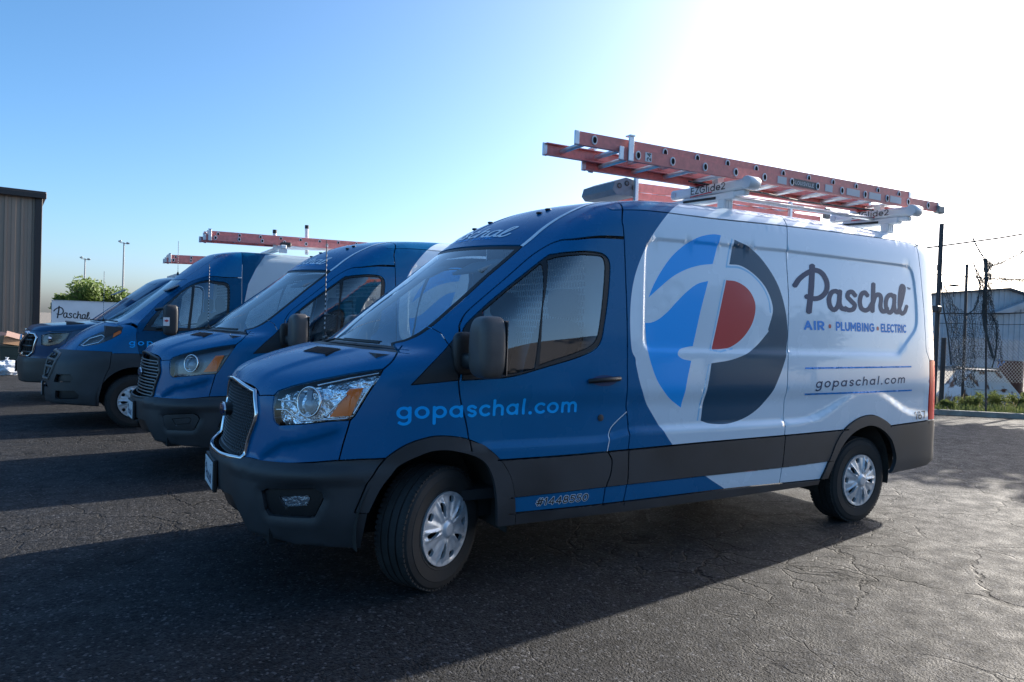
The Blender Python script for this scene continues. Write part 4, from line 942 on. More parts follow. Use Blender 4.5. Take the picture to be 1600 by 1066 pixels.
def make_transit(name, loc, rz, newface=True, decals=True, steer=0.):
    root = empty(name, loc, rz); f = TF; ob = {}
    # doors carry their own glass, frame, cladding; lamps carry lenses
    sub = {'window_frame': 'front_door', 'quarter_glass': 'front_door', 'door_glass': 'front_door', 'door_cladding': 'front_door', 'door_lower': 'front_door', 'sail_panel': 'fender', 'front_arch_flare': 'fender',
           'side_cladding': 'side_panel', 'side_lower': 'side_panel', 'quarter_cladding': 'quarter_panel', 'quarter_lower': 'quarter_panel', 'rear_cladding': 'quarter_panel', 'rear_arch_flare': 'quarter_panel', 'quarter_top': 'quarter_panel', 'side_top': 'side_panel',
           'pillar_cladding': 'pillar_panel', 'pillar_lower': 'pillar_panel', 'fog_recess': 'front_bumper', 'lower_intake': 'front_bumper', 'cowl': 'windshield'}
    order = [k for k in TP if k not in sub and k != 'fog_blank'] + [k for k in TP if k in sub or k == 'fog_blank']
    for k in order:
        if k == 'fog_blank':
            for i, m in enumerate(TP[k]):
                if not newface: link('fog_blank', m, ob['front_bumper'][0])
            continue
        if k == 'fog_recess' and not newface: continue
        if k in ('headlight_bowl', 'headlight_bowl_dark', 'marker', 'fog_bowl', 'headlight_lens', 'fog_lamp'): continue
        for i, m in enumerate(TP[k]):
            par = root
            if k in sub: pl = ob[sub[k]]; par = pl[min(i, len(pl) - 1)]
            ob.setdefault(k, []).append(link(k, m, par))
    for i in (0, 1):
        h = link('headlight', TP['headlight_bowl' if newface else 'headlight_bowl_dark'][i], root)
        link('lens', TP['headlight_lens'][i], h); link('side_marker', TP['marker'][i], h)
        fl = (lambda q: q) if i == 0 else mirror_y
        ring, bowl, lens, shade, strips = HG
        fl(ring).build('lamp_ring', M_CHROME, h, True, 80); fl(bowl).build('lamp_bowl', M_CHROME, h, True, 80); fl(lens).build('projector', mat('projector_glass', (.25, .28, .33), .06, 0, 1), h, True, 80)
        if newface: fl(strips).build('lamp_trim', M_CHROME, h, True, 80); fl(shade).build('lamp_shade', mat('lamp_shade_grey', (.10, .13, .18), .3, .5), h)
        if newface:
            q = link('fog_lamp', TP['fog_bowl'][i], root); link('lens', TP['fog_lamp'][i], q)
    (grille_new if newface else grille_bars)(root)
    plate(root, f)
    add_wheel(root, 0, .832, .350, steer, 1); add_wheel(root, 0, -.832, .350, steer, -1); add_wheel(root, -3.72, .86, .350, 0, 1); add_wheel(root, -3.72, -.86, .350, 0, -1)
    for x in (-.0, -3.68): wheel_well(root, x + .02, .38, .455)
    for i, (c, a, g) in enumerate(MIR):
        m = link('mirror', c, root); link('mirror_arm', a, m); link('mirror_glass', g, m)
    # rear bumper, underbody
    pl = [(-4.60, .992), (-4.74, .965), (-4.86, .90), (-4.90, .75), (-4.92, 0)]; pl = pl + [(x, -y) for x, y in pl[::-1][1:]] + [(-4.6, -.9), (-4.6, .9)]
    MB().prism(pl, lambda u, v, w: (u, v, .44 + w), .31).build('rear_bumper', M_PLAST, root)
    MB().box((-2.35, 0, .41), (4.3, 1.5, .14)).box((-1.87, .42, .30), (4.4, .10, .10)).box((-1.87, -.42, .30), (4.4, .10, .10)).box((.55, 0, .36), (.6, 1.3, .14)).tube([(-3.72, -.8, .35), (-3.72, .8, .35)], .07, 10).tube([(0, -.75, .33), (0, .75, .33)], .05, 8).box((-1.5, .55, .38), (1.2, .35, .2)).build('underbody', M_UNDER, root)
    interior(root, f)
    # wipers, vent, antenna, handle
    for y0, y1 in ((.10, .56), (-.62, -.12)):
        a = vpt(f, .43 - .4 * y0 * y0, y0, .012); pts = [vpt(f, .40 - .42 * y * y - .03, y, .014) for y in np.linspace(y0, y1, 9)]
        MB().tube([a] + pts, .007, 6).tube([p + Vector((-.012, 0, .008)) for p in pts[2:]], .005, 6).build('wiper', M_BLACK, root, True)
    vq = np.array([(.600, .237), (.512, .203), (.437, .475), (.531, .501)])
    me = print_mesh('hood_vent', [vq], f.V, f, M_BLACK, .002); hv = link('hood_vent', me, ob['hood'][0])
    sl = MB()
    for t in np.linspace(.06, .94, 13):
        a = vq[0] + (vq[3] - vq[0]) * t; b = vq[1] + (vq[2] - vq[1]) * t; sl.tube([vpt(f, *a, .005), vpt(f, *((a + b) / 2), .005), vpt(f, *b, .005)], .003, 5)
    o = sl.build('vent_slats', M_PLAST, ob['hood'][0]); o['kind'] = 'stuff'
    whip(root, .275, -.50, vpt(f, .275, -.50).z, .70)
    for i, s in enumerate((1, -1)):
        dr = ob['front_door'][i]
        h = MB(); P_ = [spt(f, x, z, o_) for x, z, o_ in ((-.93, 1.172, .004), (-.96, 1.176, .030), (-1.05, 1.182, .036), (-1.14, 1.187, .030), (-1.165, 1.188, .004))]
        h.tube(P_, [.014, .015, .015, .015, .014], 8); cup = MB(); 
        c_ = np.array([(-1.05 + .095 * math.cos(t), 1.175 + .034 * math.sin(t)) for t in np.linspace(0, 2 * math.pi, 24, endpoint=False)])
        lk = MB(); q = spt(f, -1.041, .944); lk.lathe([(.021, .0), (.021, .006), (.012, .008), (0, .008)], 16, 'y', (q.x, q.y, q.z))
        (h if s > 0 else mirror_y(h)).build('door_handle', M_BLACK, dr, True, 70); (lk if s > 0 else mirror_y(lk)).build('door_lock', M_PLAST, dr, True)
        if s > 0: link('handle_cup', print_mesh('handle_cup', [c_], f.S, f, mat('cup_blue', (.003, .035, .13), .4), .001), dr)
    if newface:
        eg = seg(np.array(TA['door_rear'])[:4], .02); link('door_edge_highlight', print_mesh('door_edge_highlight', [np.asarray(q) for q in strip_quads(eg + [.006, 0], .0032)], f.A, f, M_LOGOW, .002, 9.), ob['front_door'][0])  # bright highlight on the door's rear edge, painted as a pale strip
    strip = seg(np.array(TA['roof_strip']), .04); me = print_mesh('roof_ditch_highlight', [np.asarray(q) for q in strip_quads(strip, .010)], f.A, f, M_LOGOW, .003)  # pale strip paints in the bright reflection along the roof ditch
    link('roof_ditch_highlight', me, ob['roof'][0])
    def hdr(q): return np.stack([-.545 - (765 - q[:, 1]) / 330 * .185, (q[:, 0] - 572) / 780 * .92], -1)
    def hchart(q): p = f.V(np.stack([q[:, 0] - .42 * q[:, 1] ** 2, np.abs(q[:, 1])], -1)); p[:, 1] *= np.where(q[:, 1] < 0, -1, 1); return p
    script_print('header_lettering', hdr, hchart, f, M_LOGOW, ob['roof'][0], .85, .003)
    st, wd = text_strokes('AIR * PLUMBING * ELECTRIC', .2, .22)
    me = print_mesh('header_strapline', [np.stack([-.525 - q[:, 1] * .016, (q[:, 0] / wd - .5) * .62 + .05], -1) for q in map(np.asarray, stroke_faces(st, lambda q: q))], hchart, f, M_CYAN, .003); link('header_strapline', me, ob['roof'][0])
    for x, y in ((-.76, -.245), (-.809, -.092), (-.923, .394), (-.995, .39)):
        p = vpt(f, x, y, .004); vs, fs = superbox(tuple(p), (.022, .016, .009), 3, 8); MB().add(vs, fs).build('marker_stud', M_BLACK, ob['roof'][0], True)
    if decals:
        side_text('door_lettering', 'gopaschal.com', .268, -.868, .975, .9875, .061, M_CYAN, ob['front_door'][0], f, .25, .20)
        side_text('number_outline', '#1448550', -.585, -.955, .443, .443, .0305, M_LOGOW, ob['front_door'][0], f, .40, .18, .12, .0012)
        side_text('fleet_number', '#1448550', -.585, -.955, .443, .443, .0305, M_BLACKINK, ob['front_door'][0], f, .22, .18, .12, .0024)
        qp = ob['quarter_panel'][0]
        def big(q): return np.stack([-2.826 - (q[:, 0] - 175) / (968 - 175) * 1.46, 2.019 - (q[:, 1] - 432) * (.353 / 322) + .030 * (q[:, 0] - 293) / 670], -1)
        # follows the tracing: baseline level, letters upright
        def big2(q):
            u = (q[:, 0] - 182) / (962 - 182); x = -2.835 - 1.445 * u - .0 * u; k = .353 / 318 * (1 + .02 * u)
            zc = 1.668 + .048 * u; vb = 755 + 12 * u
            return np.stack([x, zc + (vb - q[:, 1]) * k * (1 + .10 * u)], -1)
        script_print('name_lettering', big2, f.S, f, M_INKB, qp, 1.22)
        side_text('strapline', 'AIR', -2.928, -3.16, 1.546, 1.548, .0445, mat('mid_blue_ink', (.0, .26, .74), .4, spec=.2), qp, f, .34, .16)
        side_text('strapline', 'PLUMBING', -3.30, -3.80, 1.549, 1.553, .0445, MATS['mid_blue_ink'], qp, f, .34, .16)
        side_text('strapline', 'ELECTRIC', -3.89, -4.26, 1.553, 1.556, .0445, MATS['mid_blue_ink'], qp, f, .34, .16)
        for x in (-3.225, -3.845):
            c_ = np.array([(x + .017 * math.cos(t), 1.578 + .017 * math.sin(t)) for t in np.linspace(0, 2 * math.pi, 14, endpoint=False)]); link('strapline_dot', print_mesh('strapline_dot', [c_], f.S, f, M_RED), qp)
        side_text('trade_mark', 'TM', -4.30, -4.352, 1.925, 1.925, .0125, M_INKB, qp, f, .3, .15)
        for z0, z1, x0, x1 in ((1.255, 1.269, -2.915, -4.30), (1.060, 1.069, -2.925, -4.315)):
            link('rule_line', print_mesh('rule_line', strip_quads(resample(np.array([(x0, z0), (x1, z1)]), .03), .0065), f.S, f, MATS['mid_blue_ink'], .002, 9.), qp)
        side_text('web_lettering', 'gopaschal.com', -3.032, -4.205, 1.108, 1.134, .046, M_INKB, qp, f, .22, .34, .16)
        side_text('unit_number', '187', -4.372, -4.552, .822, .825, .043, M_BLACKINK, qp, f, .20, .16, 0., .004)
    return root, ob

PMF=dict(
 plan=[(-5.0,0),(-5.0,.6),(-4.97,.92),(-4.85,1.0),(-3.5,1.02),(-1.2,1.02),(-.4,1.01),(0,.995),(.3,.965),(.5,.925),(.67,.85),(.80,.73),(.90,.56),(.96,.36),(.99,.18),(1.0,0)],
 tum=[(.2,.02),(.5,0),(.9,0),(1.3,.015),(1.8,.06),(2.3,.12),(2.6,.17)],
 lean=[(.2,.06),(.32,.02),(.45,.0),(.60,.0),(.78,.02),(.88,.045),(.93,.09),(1.0,.18),(1.1,.27),(1.25,.40),(1.5,.7),(2.6,1.5)],
 top=[(1.1,.85),(.95,.97),(.85,1.04),(.7,1.155),(.5,1.275),(.30,1.375),(.18,1.42),(.1,1.47),(-.3,1.80),(-.72,2.17),(-.85,2.285),(-1.05,2.405),(-1.35,2.455),(-2,2.46),(-3,2.46),(-5,2.45)],
 kshift=[(-5,.0),(-1.9,.05),(-1.0,.25),(-.5,.40),(.2,.42),(1.1,.4)],
 crown=[(-5,.05),(-1.5,.06),(-.5,.03),(.3,.03),(1.1,.06)],
 kblend=[(-5,.14),(-1.2,.13),(-.6,.10),(0,.09),(.9,.10)])
NVF=dict(
 plan=[(-5.0,0),(-5.0,.6),(-4.97,.92),(-4.85,1.0),(-3.5,1.01),(-1.2,1.01),(-.4,1.0),(.2,.985),(.5,.96),(.7,.92),(.84,.84),(.92,.72),(.97,.52),(1.0,.3),(1.01,0)],
 tum=[(.2,.02),(.5,0),(.9,0),(1.2,.015),(1.8,.06),(2.3,.13),(2.6,.17)],
 lean=[(.2,.06),(.35,.02),(.5,.0),(.66,.0),(.72,.03),(.9,.03),(1.1,.06),(1.2,.10),(1.5,.3),(2.6,1.2)],
 top=[(1.1,1.03),(1.0,1.14),(.92,1.20),(.8,1.245),(.5,1.285),(.1,1.32),(-.05,1.345),(-.12,1.40),(-.3,1.55),(-.75,1.92),(-.95,2.08),(-1.1,2.15),(-1.4,2.20),(-2,2.22),(-5,2.22)],
 kshift=[(-5,.0),(-1.9,.05),(-1.0,.20),(-.3,.30),(.2,.15),(1.1,.12)],
 crown=[(-5,.05),(-1.5,.06),(-.5,.03),(.3,.04),(1.1,.05)],
 kblend=[(-5,.14),(-1.2,.13),(-.6,.10),(0,.08),(.9,.08)])

# ------------------------------------------------------------------ the two other makes of van
def panels_from(f, V, T, pt, lab, chart, spec, PM, parts, grad=None):
    P3 = chart(V); N3 = f.grad(P3)
    for nm, seed, ms, off, cen, rim in spec:
        k = find_comp(V, T, lab, seed)
        if k < 0: print('NO COMPONENT', nm); continue
        sel = lab == k; tri = T[sel]
        if ms is None:
            tg = [0 if p is None else p for p, s_ in zip(pt, sel) if s_]; u = sorted(set(tg)); mi = np.array([u.index(q) for q in tg]); mm = [PM[q] for q in u]
        else: mi = np.zeros(len(tri), int); mm = [ms]
        parts[nm] = [panel_mesh(nm, P3, N3, tri, mi, mm, off, rim, False, cen)]
        if not cen: parts[nm].append(panel_mesh(nm, P3, N3, tri, mi, mm, off, rim, True, False))
def arch_pts(x, z, r, a0=-8, a1=188, n=24): return [(x + r * math.cos(R(a)), z + r * math.sin(R(a))) for a in np.linspace(a0, a1, n)]
def body_common(f, root, parts, sub):
    ob = {}
    for k in [k for k in parts if k not in sub] + [k for k in parts if k in sub]:
        for i, m in enumerate(parts[k]):
            par = root
            if k in sub: pl = ob[sub[k]]; par = pl[min(i, len(pl) - 1)]
            ob.setdefault(k, []).append(link(k, m, par))
    return ob
def rear_and_under(root, f, zt, wb):
    pl = [(-4.90, .98), (-5.02, .9), (-5.04, 0)]; pl = pl + [(x, -y) for x, y in pl[::-1][1:]] + [(-4.8, -.9), (-4.8, .9)]
    MB().prism(pl, lambda u, v, w: (u, v, .42 + w), .3).build('rear_bumper', M_PLAST, root)
    MB().box((-4.93, 0, (zt + .75) / 2), (.06, 1.78, zt - .75)).build('rear_door', M_WHITE, root)
    MB().box((-2.3, 0, .42), (4.6, 1.5, .16)).box((.5, 0, .38), (.6, 1.3, .14)).tube([(-wb, -.8, .35), (-wb, .8, .35)], .07, 10).tube([(0, -.75, .33), (0, .75, .33)], .05, 8).build('underbody', M_UNDER, root)
def make_snub_van(loc, rz):
    """snub-nosed van with high-set lamps and a wide grey bumper"""
    f = Form(**PMF); root = empty('snub_nose_van', loc, rz); parts = {}
    a = lambda P: np.array(P)
    def topline(fx, y0, y1, n=16):
        y = np.linspace(y0, y1, n); return f.toA(f.V(np.stack([fx(y), y], -1)))
    noseB = a([(0, .968), (.339, .985), (.60, .99), (.863, .992), (1.10, .993), (1.283, .985), (1.27, .80), (1.215, .66), (1.19, .55), (1.16, .40), (1.155, .2)])
    noseB = np.vstack([seg(noseB[:6], .03), resample(noseB[5:], .03)[1:]]); noseA = f.toA(f.B(noseB))
    ws = seg(a([(.30, .98), (.189, .881), (-.126, .58), (-.441, .43), (-.61, .395)]), .04); wt = topline(lambda y: -.52 - .40 * y * y, 0, .56); cw = topline(lambda y: .33 - .40 * y * y, 0, .92)
    dtop = seg(a([(-.011, 1.123), (-.09, .96), (-.325, .66), (-.617, .575), (-.731, .60), (-.825, .644), (-1.009, .680), (-1.295, .682)]), .04)
    win = seg(a([(-.068, 1.196), (-.247, .897), (-.540, .668), (-.70, .658), (-.752, .671), (-.947, .711), (-1.067, .719), (-1.129, .754), (-1.129, .908), (-1.100, 1.135), (-.889, 1.166), (-.454, 1.214), (-.068, 1.196)]), .03, 3)
    g1 = resample(a([(-.16, 1.15), (-.30, .90), (-.55, .69), (-.665, .675), (-.60, 1.17), (-.16, 1.15)]), .04); g2 = resample(a([(-.70, .68), (-.94, .73), (-1.06, .738), (-1.105, .765), (-1.105, .90), (-1.08, 1.115), (-.88, 1.145), (-.635, 1.175), (-.70, .68)]), .04)
    hl = resample(a([(.637, 1.324), (.578, 1.176), (.415, 1.093), (.300, 1.050), (.180, 1.001), (.151, 1.104), (.176, 1.218), (.277, 1.289), (.424, 1.356), (.583, 1.366), (.637, 1.324)]), .03)
    hood_s = a([(.18, 1.0), (.05, 1.0), (-.011, 1.123)]); pil = a([(-1.33, .43), (-1.309, .507), (-1.295, .682), (-1.296, 2.02)]); dfr = a([(-.011, 1.123), (.0, 1.3), (-.05, 1.55), (-.16, 1.72)])
    hoodedge = a([(.637, 1.324), (.66, 1.40), (.66, 1.47)]); ditch = a([tuple(ws[-1]), (-1.33, .43), (-2, .44), (-5, .44)]); clad = a([(.25, 1.50), (.0, 1.50), (-.35, 1.54), (-.5, 1.62), (-5, 1.62)])
    gaps = []
    for P, w in ((resample(noseA, .03), .003), (ws, .003), (wt, .003), (cw, .003), (dtop, .003), (win, .003), (g1, .002), (g2, .002), (hl, .003), (resample(hood_s, .03), .003), (resample(pil, .05), .003), (seg(dfr, .04), .003), (resample(ditch, .05), .003), (resample(hoodedge, .03), .002), (resample(clad[:3], .04), .0025)):
        gaps += strip_quads(P, w)
    def arcA(x, r):
        Q = a(arch_pts(x, .36, r)); return list(f.toA(f.S(Q)))
    for x in (0, -4.04): gaps.append(arcA(x, .435) + [(x - .44, 2.6), (x + .44, 2.6)])
    gaps.append([(-.42, 2.10), (-3.6, 2.10), (-3.6, 2.7), (-.42, 2.7)]); gaps.append([(-4.4, 2.10), (-5.2, 2.10), (-5.2, 2.7), (-4.4, 2.7)])
    we = [(-2.1, -.1), (-1.9, .3), (-1.622, .517), (-1.486, .618), (-1.381, .726), (-1.330, .877), (-1.34, 1.1), (-1.5, 1.4), (-1.8, 1.7), (-2.2, 2.7)]
    paints = [([*we, (1.6, 2.7), (1.6, -.1)], 1), ([(.6, 1.5), (.0, 1.50), (-.35, 1.54), (-.5, 1.62), (-5.2, 1.62), (-5.2, 2.7), (.6, 2.7)], 2)]
    V, T, pt, lab = cut([(1.02, 0), (1.02, 2.5), (-4.9, 2.5), (-4.9, 0)], (.045, .035), gaps, paints)
    panels_from(f, V, T, pt, lab, f.A, [('hood', (.5, .5), None, 0, True, .012), ('windshield', (-.1, .25), G_WIND, -.004, True, .004), ('roof', (-2.5, .2), None, 0, True, .012), ('roof_rail', (-.3, .60), None, 0, False, .012), ('fender', (.05, 1.35), None, 0, False, .012),
                ('front_door', (-.6, 1.45), None, 0, False, .012), ('window_frame', (-.13, 1.16), M_BLACK, -.003, False, .01), ('quarter_glass', (-.45, .95), G_SIDE, -.007, False, .003), ('door_glass', (-.9, .95), G_SIDE, -.007, False, .003),
                ('side_panel', (-2.5, 1.2), None, 0, False, .012), ('headlight_lens', (.4, 1.25), G_LENS, 0, False, .012)], [M_WHITE, M_BLUE, M_PLAST], parts)
    P3 = f.A(V); N3 = f.grad(P3); k = find_comp(V, T, lab, (.4, 1.25)); tri = T[lab == k]
    bowl = [panel_mesh('reflector_bowl', P3, N3, tri, np.zeros(len(tri), int), [mat('warm_bowl', (.16, .14, .13), .2, .6)], -.04, 0, s) for s in (False, True)]
    gl = resample(a([(0, .95), (.30, .95), (.50, .935), (.555, .90), (.55, .82), (.50, .70), (.42, .61), (0, .60)]), .03); sl1 = resample(a([(.62, .68), (.84, .685), (.88, .64), (.84, .595), (.58, .58), (.62, .68)]), .03); sl2 = resample(a([(.62, .47), (.90, .48), (.95, .43), (.93, .385), (.60, .36), (.62, .47)]), .03); low = resample(a([(0, .56), (.30, .56), (.40, .50), (0, .49)]), .03)
    gaps = []
    for P in (resample(noseB, .03), gl, sl1, sl2, low): gaps += strip_quads(P, .003)
    V, T, pt, lab = cut([(0, .29), (1.40, .29), (1.40, 1.02), (0, 1.02)], .03, gaps)
    panels_from(f, V, T, pt, lab, f.B, [('front_bumper', (.75, .8), M_PLAST, .005, True, .03), ('grille_back', (.1, .8), M_UNDER, -.05, True, .0), ('upper_slot', (.72, .64), M_BLACK, -.035, False, .0), ('fog_slot', (.75, .42), M_BLACK, -.035, False, .0), ('lower_slot', (.1, .53), M_BLACK, -.03, True, 0)], [M_PLAST], parts)
    lens = parts.pop('headlight_lens')
    ob = body_common(f, root, parts, {'window_frame': 'front_door', 'quarter_glass': 'front_door', 'door_glass': 'front_door', 'upper_slot': 'front_bumper', 'fog_slot': 'front_bumper', 'lower_slot': 'front_bumper'})
    for i, s in enumerate((1, -1)):
        h = link('headlight', bowl[i], root); link('lens', lens[i], h)
        q = a([(.254, 1.140), (.170, 1.056), (.175, 1.194), (.27, 1.26)]); mk = print_mesh('side_marker', [q], f.A, f, M_AMBER, -.012); o = link('side_marker', mk, h)
        if s < 0: o.scale = (1, -1, 1)
        P = [Vector(p) for p in (lambda w: w - f.grad(w) * .012)(f.A(a([(.613, 1.316), (.514, 1.175), (.385, 1.163), (.356, 1.231), (.423, 1.316), (.582, 1.345)])))]
        r = MB().add(*_tubeclosed(P, .009)); (r if s > 0 else mirror_y(r)).build('lamp_trim', M_CHROME, h, True, 80)
    half = f.B(gl[:-1]); half = half + f.grad(half) * .006; full = np.vstack([half, (half * [1, -1, 1])[::-1][1:-1]]); frame = mat('grille_frame_grey', (.16, .15, .14), .4)
    g = MB().add(*_tubeclosed([Vector(p) for p in full], .018, 8)).build('grille', frame, root, True, 80)
    for pts in ([(t, .765) for t in np.linspace(-.50, .50, 15)], [(0, z) for z in np.linspace(.61, .93, 6)], [(t, .86) for t in np.linspace(-.53, .53, 15)]):
        P = []
        for t, z in pts: p = bpt(f, abs(t), z, -.006); p.y *= -1 if t < 0 else 1; P.append(p)
        MB().tube(P, .016, 6).build('grille_bar', frame, g, True)
    plate(root, f, 0, .46, 0)
    add_wheel(root, 0, .865, .35, 0, 1); add_wheel(root, 0, -.865, .35, 0, -1); add_wheel(root, -4.04, .865, .35, 0, 1); add_wheel(root, -4.04, -.865, .35, 0, -1)
    for x in (0, -4.04): wheel_well(root, x, .38, .45)
    rear_and_under(root, f, 2.35, 4.04); interior(root, f, -1.27)
    for s in (1, -1):   # tall two-part towing mirror
        c = MB(); vs, fs = superbox((-.36, 1.20 * s, 1.42), (.085, .095, .20), 5, 14); c.add(vs, fs); m = c.build('mirror', M_PLAST, root, True, 60)
        c = MB()
        for z in (1.30, 1.55): c.tube([(-.22, .93 * s, z), (-.30, 1.02 * s, z + .02), (-.35, 1.14 * s, z + .02)], .022, 8)
        c.build('mirror_arm', M_BLACK, m, True)
        MB().box((-.447, 1.20 * s, 1.42), (.004, .15, .34)).build('mirror_glass', M_CHROME, m)
    st = MB().box((-.30, 1.297, 1.40), (.075, .003, .11)).build('sticker', mat('sticker_white', (.75, .76, .78), .4), m.parent.children[0] if False else root)
    MB().prism([(0, -.02), (-.03, .0), (0, .02), (0, .01), (.02, .01), (.02, -.01), (0, -.01)], lambda u, v, w: (-.30 + u, 1.2985 + w, 1.41 + v), .002).build('sticker_arrow', mat('sticker_red', (.6, .03, .03), .4), st)
    for y0, y1 in ((.05, .55), (-.55, -.05)):
        pts = [vpt(f, .31 - .40 * y * y, y, .02) for y in np.linspace(y0, y1, 8)]; MB().tube(pts, .010, 6).tube([pts[0] + Vector((.07, 0, -.01)), pts[1]], .012, 6).build('wiper', M_BLACK, root, True)
    side_text('door_lettering', 'gopaschal.com', .085, -1.10, 1.075, 1.105, .050, M_CYAN, ob['front_door'][0], f, .24, .45)
    whip(root, .30, -.40, 1.36, .72)
    whip(root, -.62, -.10, vpt(f, -.62, -.1).z, .5)
    return root, ob, f
M_BLUED = mat('dark_blue_paint', (.003, .055, .14), .28, 0, .4, .4)
def make_truck_nosed_van(loc, rz):
    """long-hooded van with a bright grille"""
    f = Form(**NVF); root = empty('long_hood_van', loc, rz); parts = {}
    a = lambda P: np.array(P)
    def topline(fx, y0, y1, n=16):
        y = np.linspace(y0, y1, n); return f.toA(f.V(np.stack([fx(y), y], -1)))
    noseB = a([(0, 1.165), (.4, 1.165), (.75, 1.155), (.90, 1.15), (1.05, 1.15), (1.297, 1.157), (1.25, 1.05), (1.20, .92), (1.16, .70), (1.21, .70), (1.20, .60), (1.16, .42), (1.15, .2)])
    noseB = np.vstack([seg(noseB[:6], .04), resample(noseB[5:], .04)[1:]]); noseA = f.toA(f.B(noseB))
    cw = topline(lambda y: -.02 - .28 * y * y, 0, .95); ws = a([(-.18, 1.02), (-.30, .80), (-.55, .62), (-.80, .55), (-.98, .53)]); wt = topline(lambda y: -.90 - .2 * y * y, 0, .70)
    dtop = seg(a([(-.25, 1.15), (-.40, .92), (-.70, .75), (-.95, .68), (-1.3, .70)]), .05); pil = a([(-1.32, .45), (-1.3, .70), (-1.3, 2.05)]); dfr = a([(-.25, 1.15), (-.22, 1.4), (-.30, 1.8)])
    win = resample(a([(-.36, 1.15), (-.46, .98), (-.72, .82), (-.95, .76), (-1.2, .77), (-1.2, 1.18), (-.36, 1.15)]), .04); ditch = a([tuple(ws[-1]), (-1.32, .45), (-2, .46), (-5, .46)]); hs = a([(.27, 1.31), (-.05, 1.22), (-.22, 1.06), (-.25, 1.15)])
    gaps = []
    for P in (resample(noseA, .04), seg(ws, .04), wt, cw, dtop, resample(pil, .05), seg(dfr, .05), win, resample(ditch, .05), seg(hs, .04)): gaps += strip_quads(P, .003)
    for x in (0, -3.71): gaps.append(list(f.toA(f.S(a(arch_pts(x, .38, .45))))) + [(x - .45, 2.6), (x + .45, 2.6)])
    gaps.append([(-.43, 2.08), (-3.27, 2.08), (-3.27, 2.7), (-.43, 2.7)]); gaps.append([(-4.1, 2.08), (-5.2, 2.08), (-5.2, 2.7), (-4.1, 2.7)])
    we = [(-2.3, -.1), (-1.7, .5), (-1.4, .8), (-1.35, 1.1), (-1.5, 1.4), (-2.2, 2.7)]
    V, T, pt, lab = cut([(1.05, 0), (1.05, 2.5), (-4.9, 2.5), (-4.9, 0)], (.06, .045), gaps, [([*we, (1.6, 2.7), (1.6, -.1)], 1)])
    panels_from(f, V, T, pt, lab, f.A, [('hood', (.5, .3), None, 0, True, .012), ('windshield', (-.5, .25), G_WIND, -.004, True, .004), ('roof', (-2.5, .2), None, 0, True, .012), ('roof_rail', (-.75, .64), None, 0, False, .012), ('fender', (.0, 1.5), None, 0, False, .012),
                ('front_door', (-.7, 1.45), None, 0, False, .012), ('door_glass', (-.9, .95), G_SIDE, -.007, False, .003), ('side_panel', (-2.5, 1.2), None, 0, False, .012)], [M_WHITE, M_BLUED], parts)
    gl = a([(0, 1.12), (.45, 1.12), (.82, 1.10), (.86, 1.04), (.82, .80), (.75, .735), (0, .725)]); hl = a([(.915, 1.08), (1.02, 1.115), (1.27, 1.135), (1.225, 1.04), (1.14, .95), (1.0, .905), (.925, .93), (.915, 1.08)]); bt = a([(0, .70), (.6, .70), (1.25, .70)])
    gaps = []
    for P in (resample(noseB, .04), resample(gl, .03), resample(hl, .03), resample(bt, .04)): gaps += strip_quads(P, .003)
    V, T, pt, lab = cut([(0, .30), (1.42, .30), (1.42, 1.2), (0, 1.2)], .03, gaps)
    panels_from(f, V, T, pt, lab, f.B, [('front_bumper', (.45, .55), mat('brown_bumper', (.07, .062, .055), .45), .03, True, .06), ('fascia', (1.0, .80), M_BLUED, 0, False, .012), ('grille_back', (.2, .9), M_UNDER, -.05, True, 0), ('headlight_lens', (1.05, 1.0), G_LENS, 0, False, .01)], [M_BLUE], parts)
    P3 = f.B(V); N3 = f.grad(P3); k = find_comp(V, T, lab, (1.05, 1.0)); tri = T[lab == k]
    lens = parts.pop('headlight_lens'); ob = body_common(f, root, parts, {'door_glass': 'front_door'})
    for i, s in enumerate((1, -1)):
        h = link('headlight', panel_mesh('reflector_bowl', P3, N3, tri, np.zeros(len(tri), int), [MATS['warm_bowl']], -.05, 0, s < 0), root); link('lens', lens[i], h)
        c = bpt(f, 1.03, 1.02, -.02); r = MB().lathe([(.062, .03), (.05, -.01), (.0, -.025)], 20, 'x', tuple(c)); (r if s > 0 else mirror_y(r)).build('lamp_bowl', M_CHROME, h, True)
    half = f.B(resample(gl, .03)); half = half + f.grad(half) * .01; full = np.vstack([half, (half * [1, -1, 1])[::-1][1:-1]])
    g = MB().add(*_tubeclosed([Vector(p) for p in full], .016, 8)).build('grille', M_CHROME, root, True, 80)
    def gp(t, z, o=0.): p = bpt(f, abs(t), z, o); p.y *= -1 if t < 0 else 1; return p
    for z in (.80, .90, 1.0, 1.06): MB().tube([gp(t, z, -.01) for t in np.linspace(-.79, .79, 21)], .014, 6).build('grille_bar', mat('grille_grey', (.12, .12, .125), .3, .7), g, True)
    for t in np.linspace(-.72, .72, 17): MB().tube([gp(t, z, -.02) for z in np.linspace(.74, 1.10, 5)], .008, 6).build('grille_slat', M_BLACK, g, True)
    for s in (1, -1): MB().tube([gp(s * .70, 1.11, .015), gp(s * .45, .95, .02), gp(s * .28, .80, .02), gp(s * .02, .775, .02)], .030, 8).build('grille_strut', M_CHROME, g, True)
    MB().tube([gp(t, 1.12, .012) for t in np.linspace(-.6, .6, 13)], .032, 8).build('grille_strut', M_CHROME, g, True)
    MB().lathe([(.10, -.01), (.10, .015), (.0, .03)], 28, 'x', tuple(gp(0, .97, .01))).build('badge', M_CHROME, g, True)
    plate(root, f, .03, .53, 0)
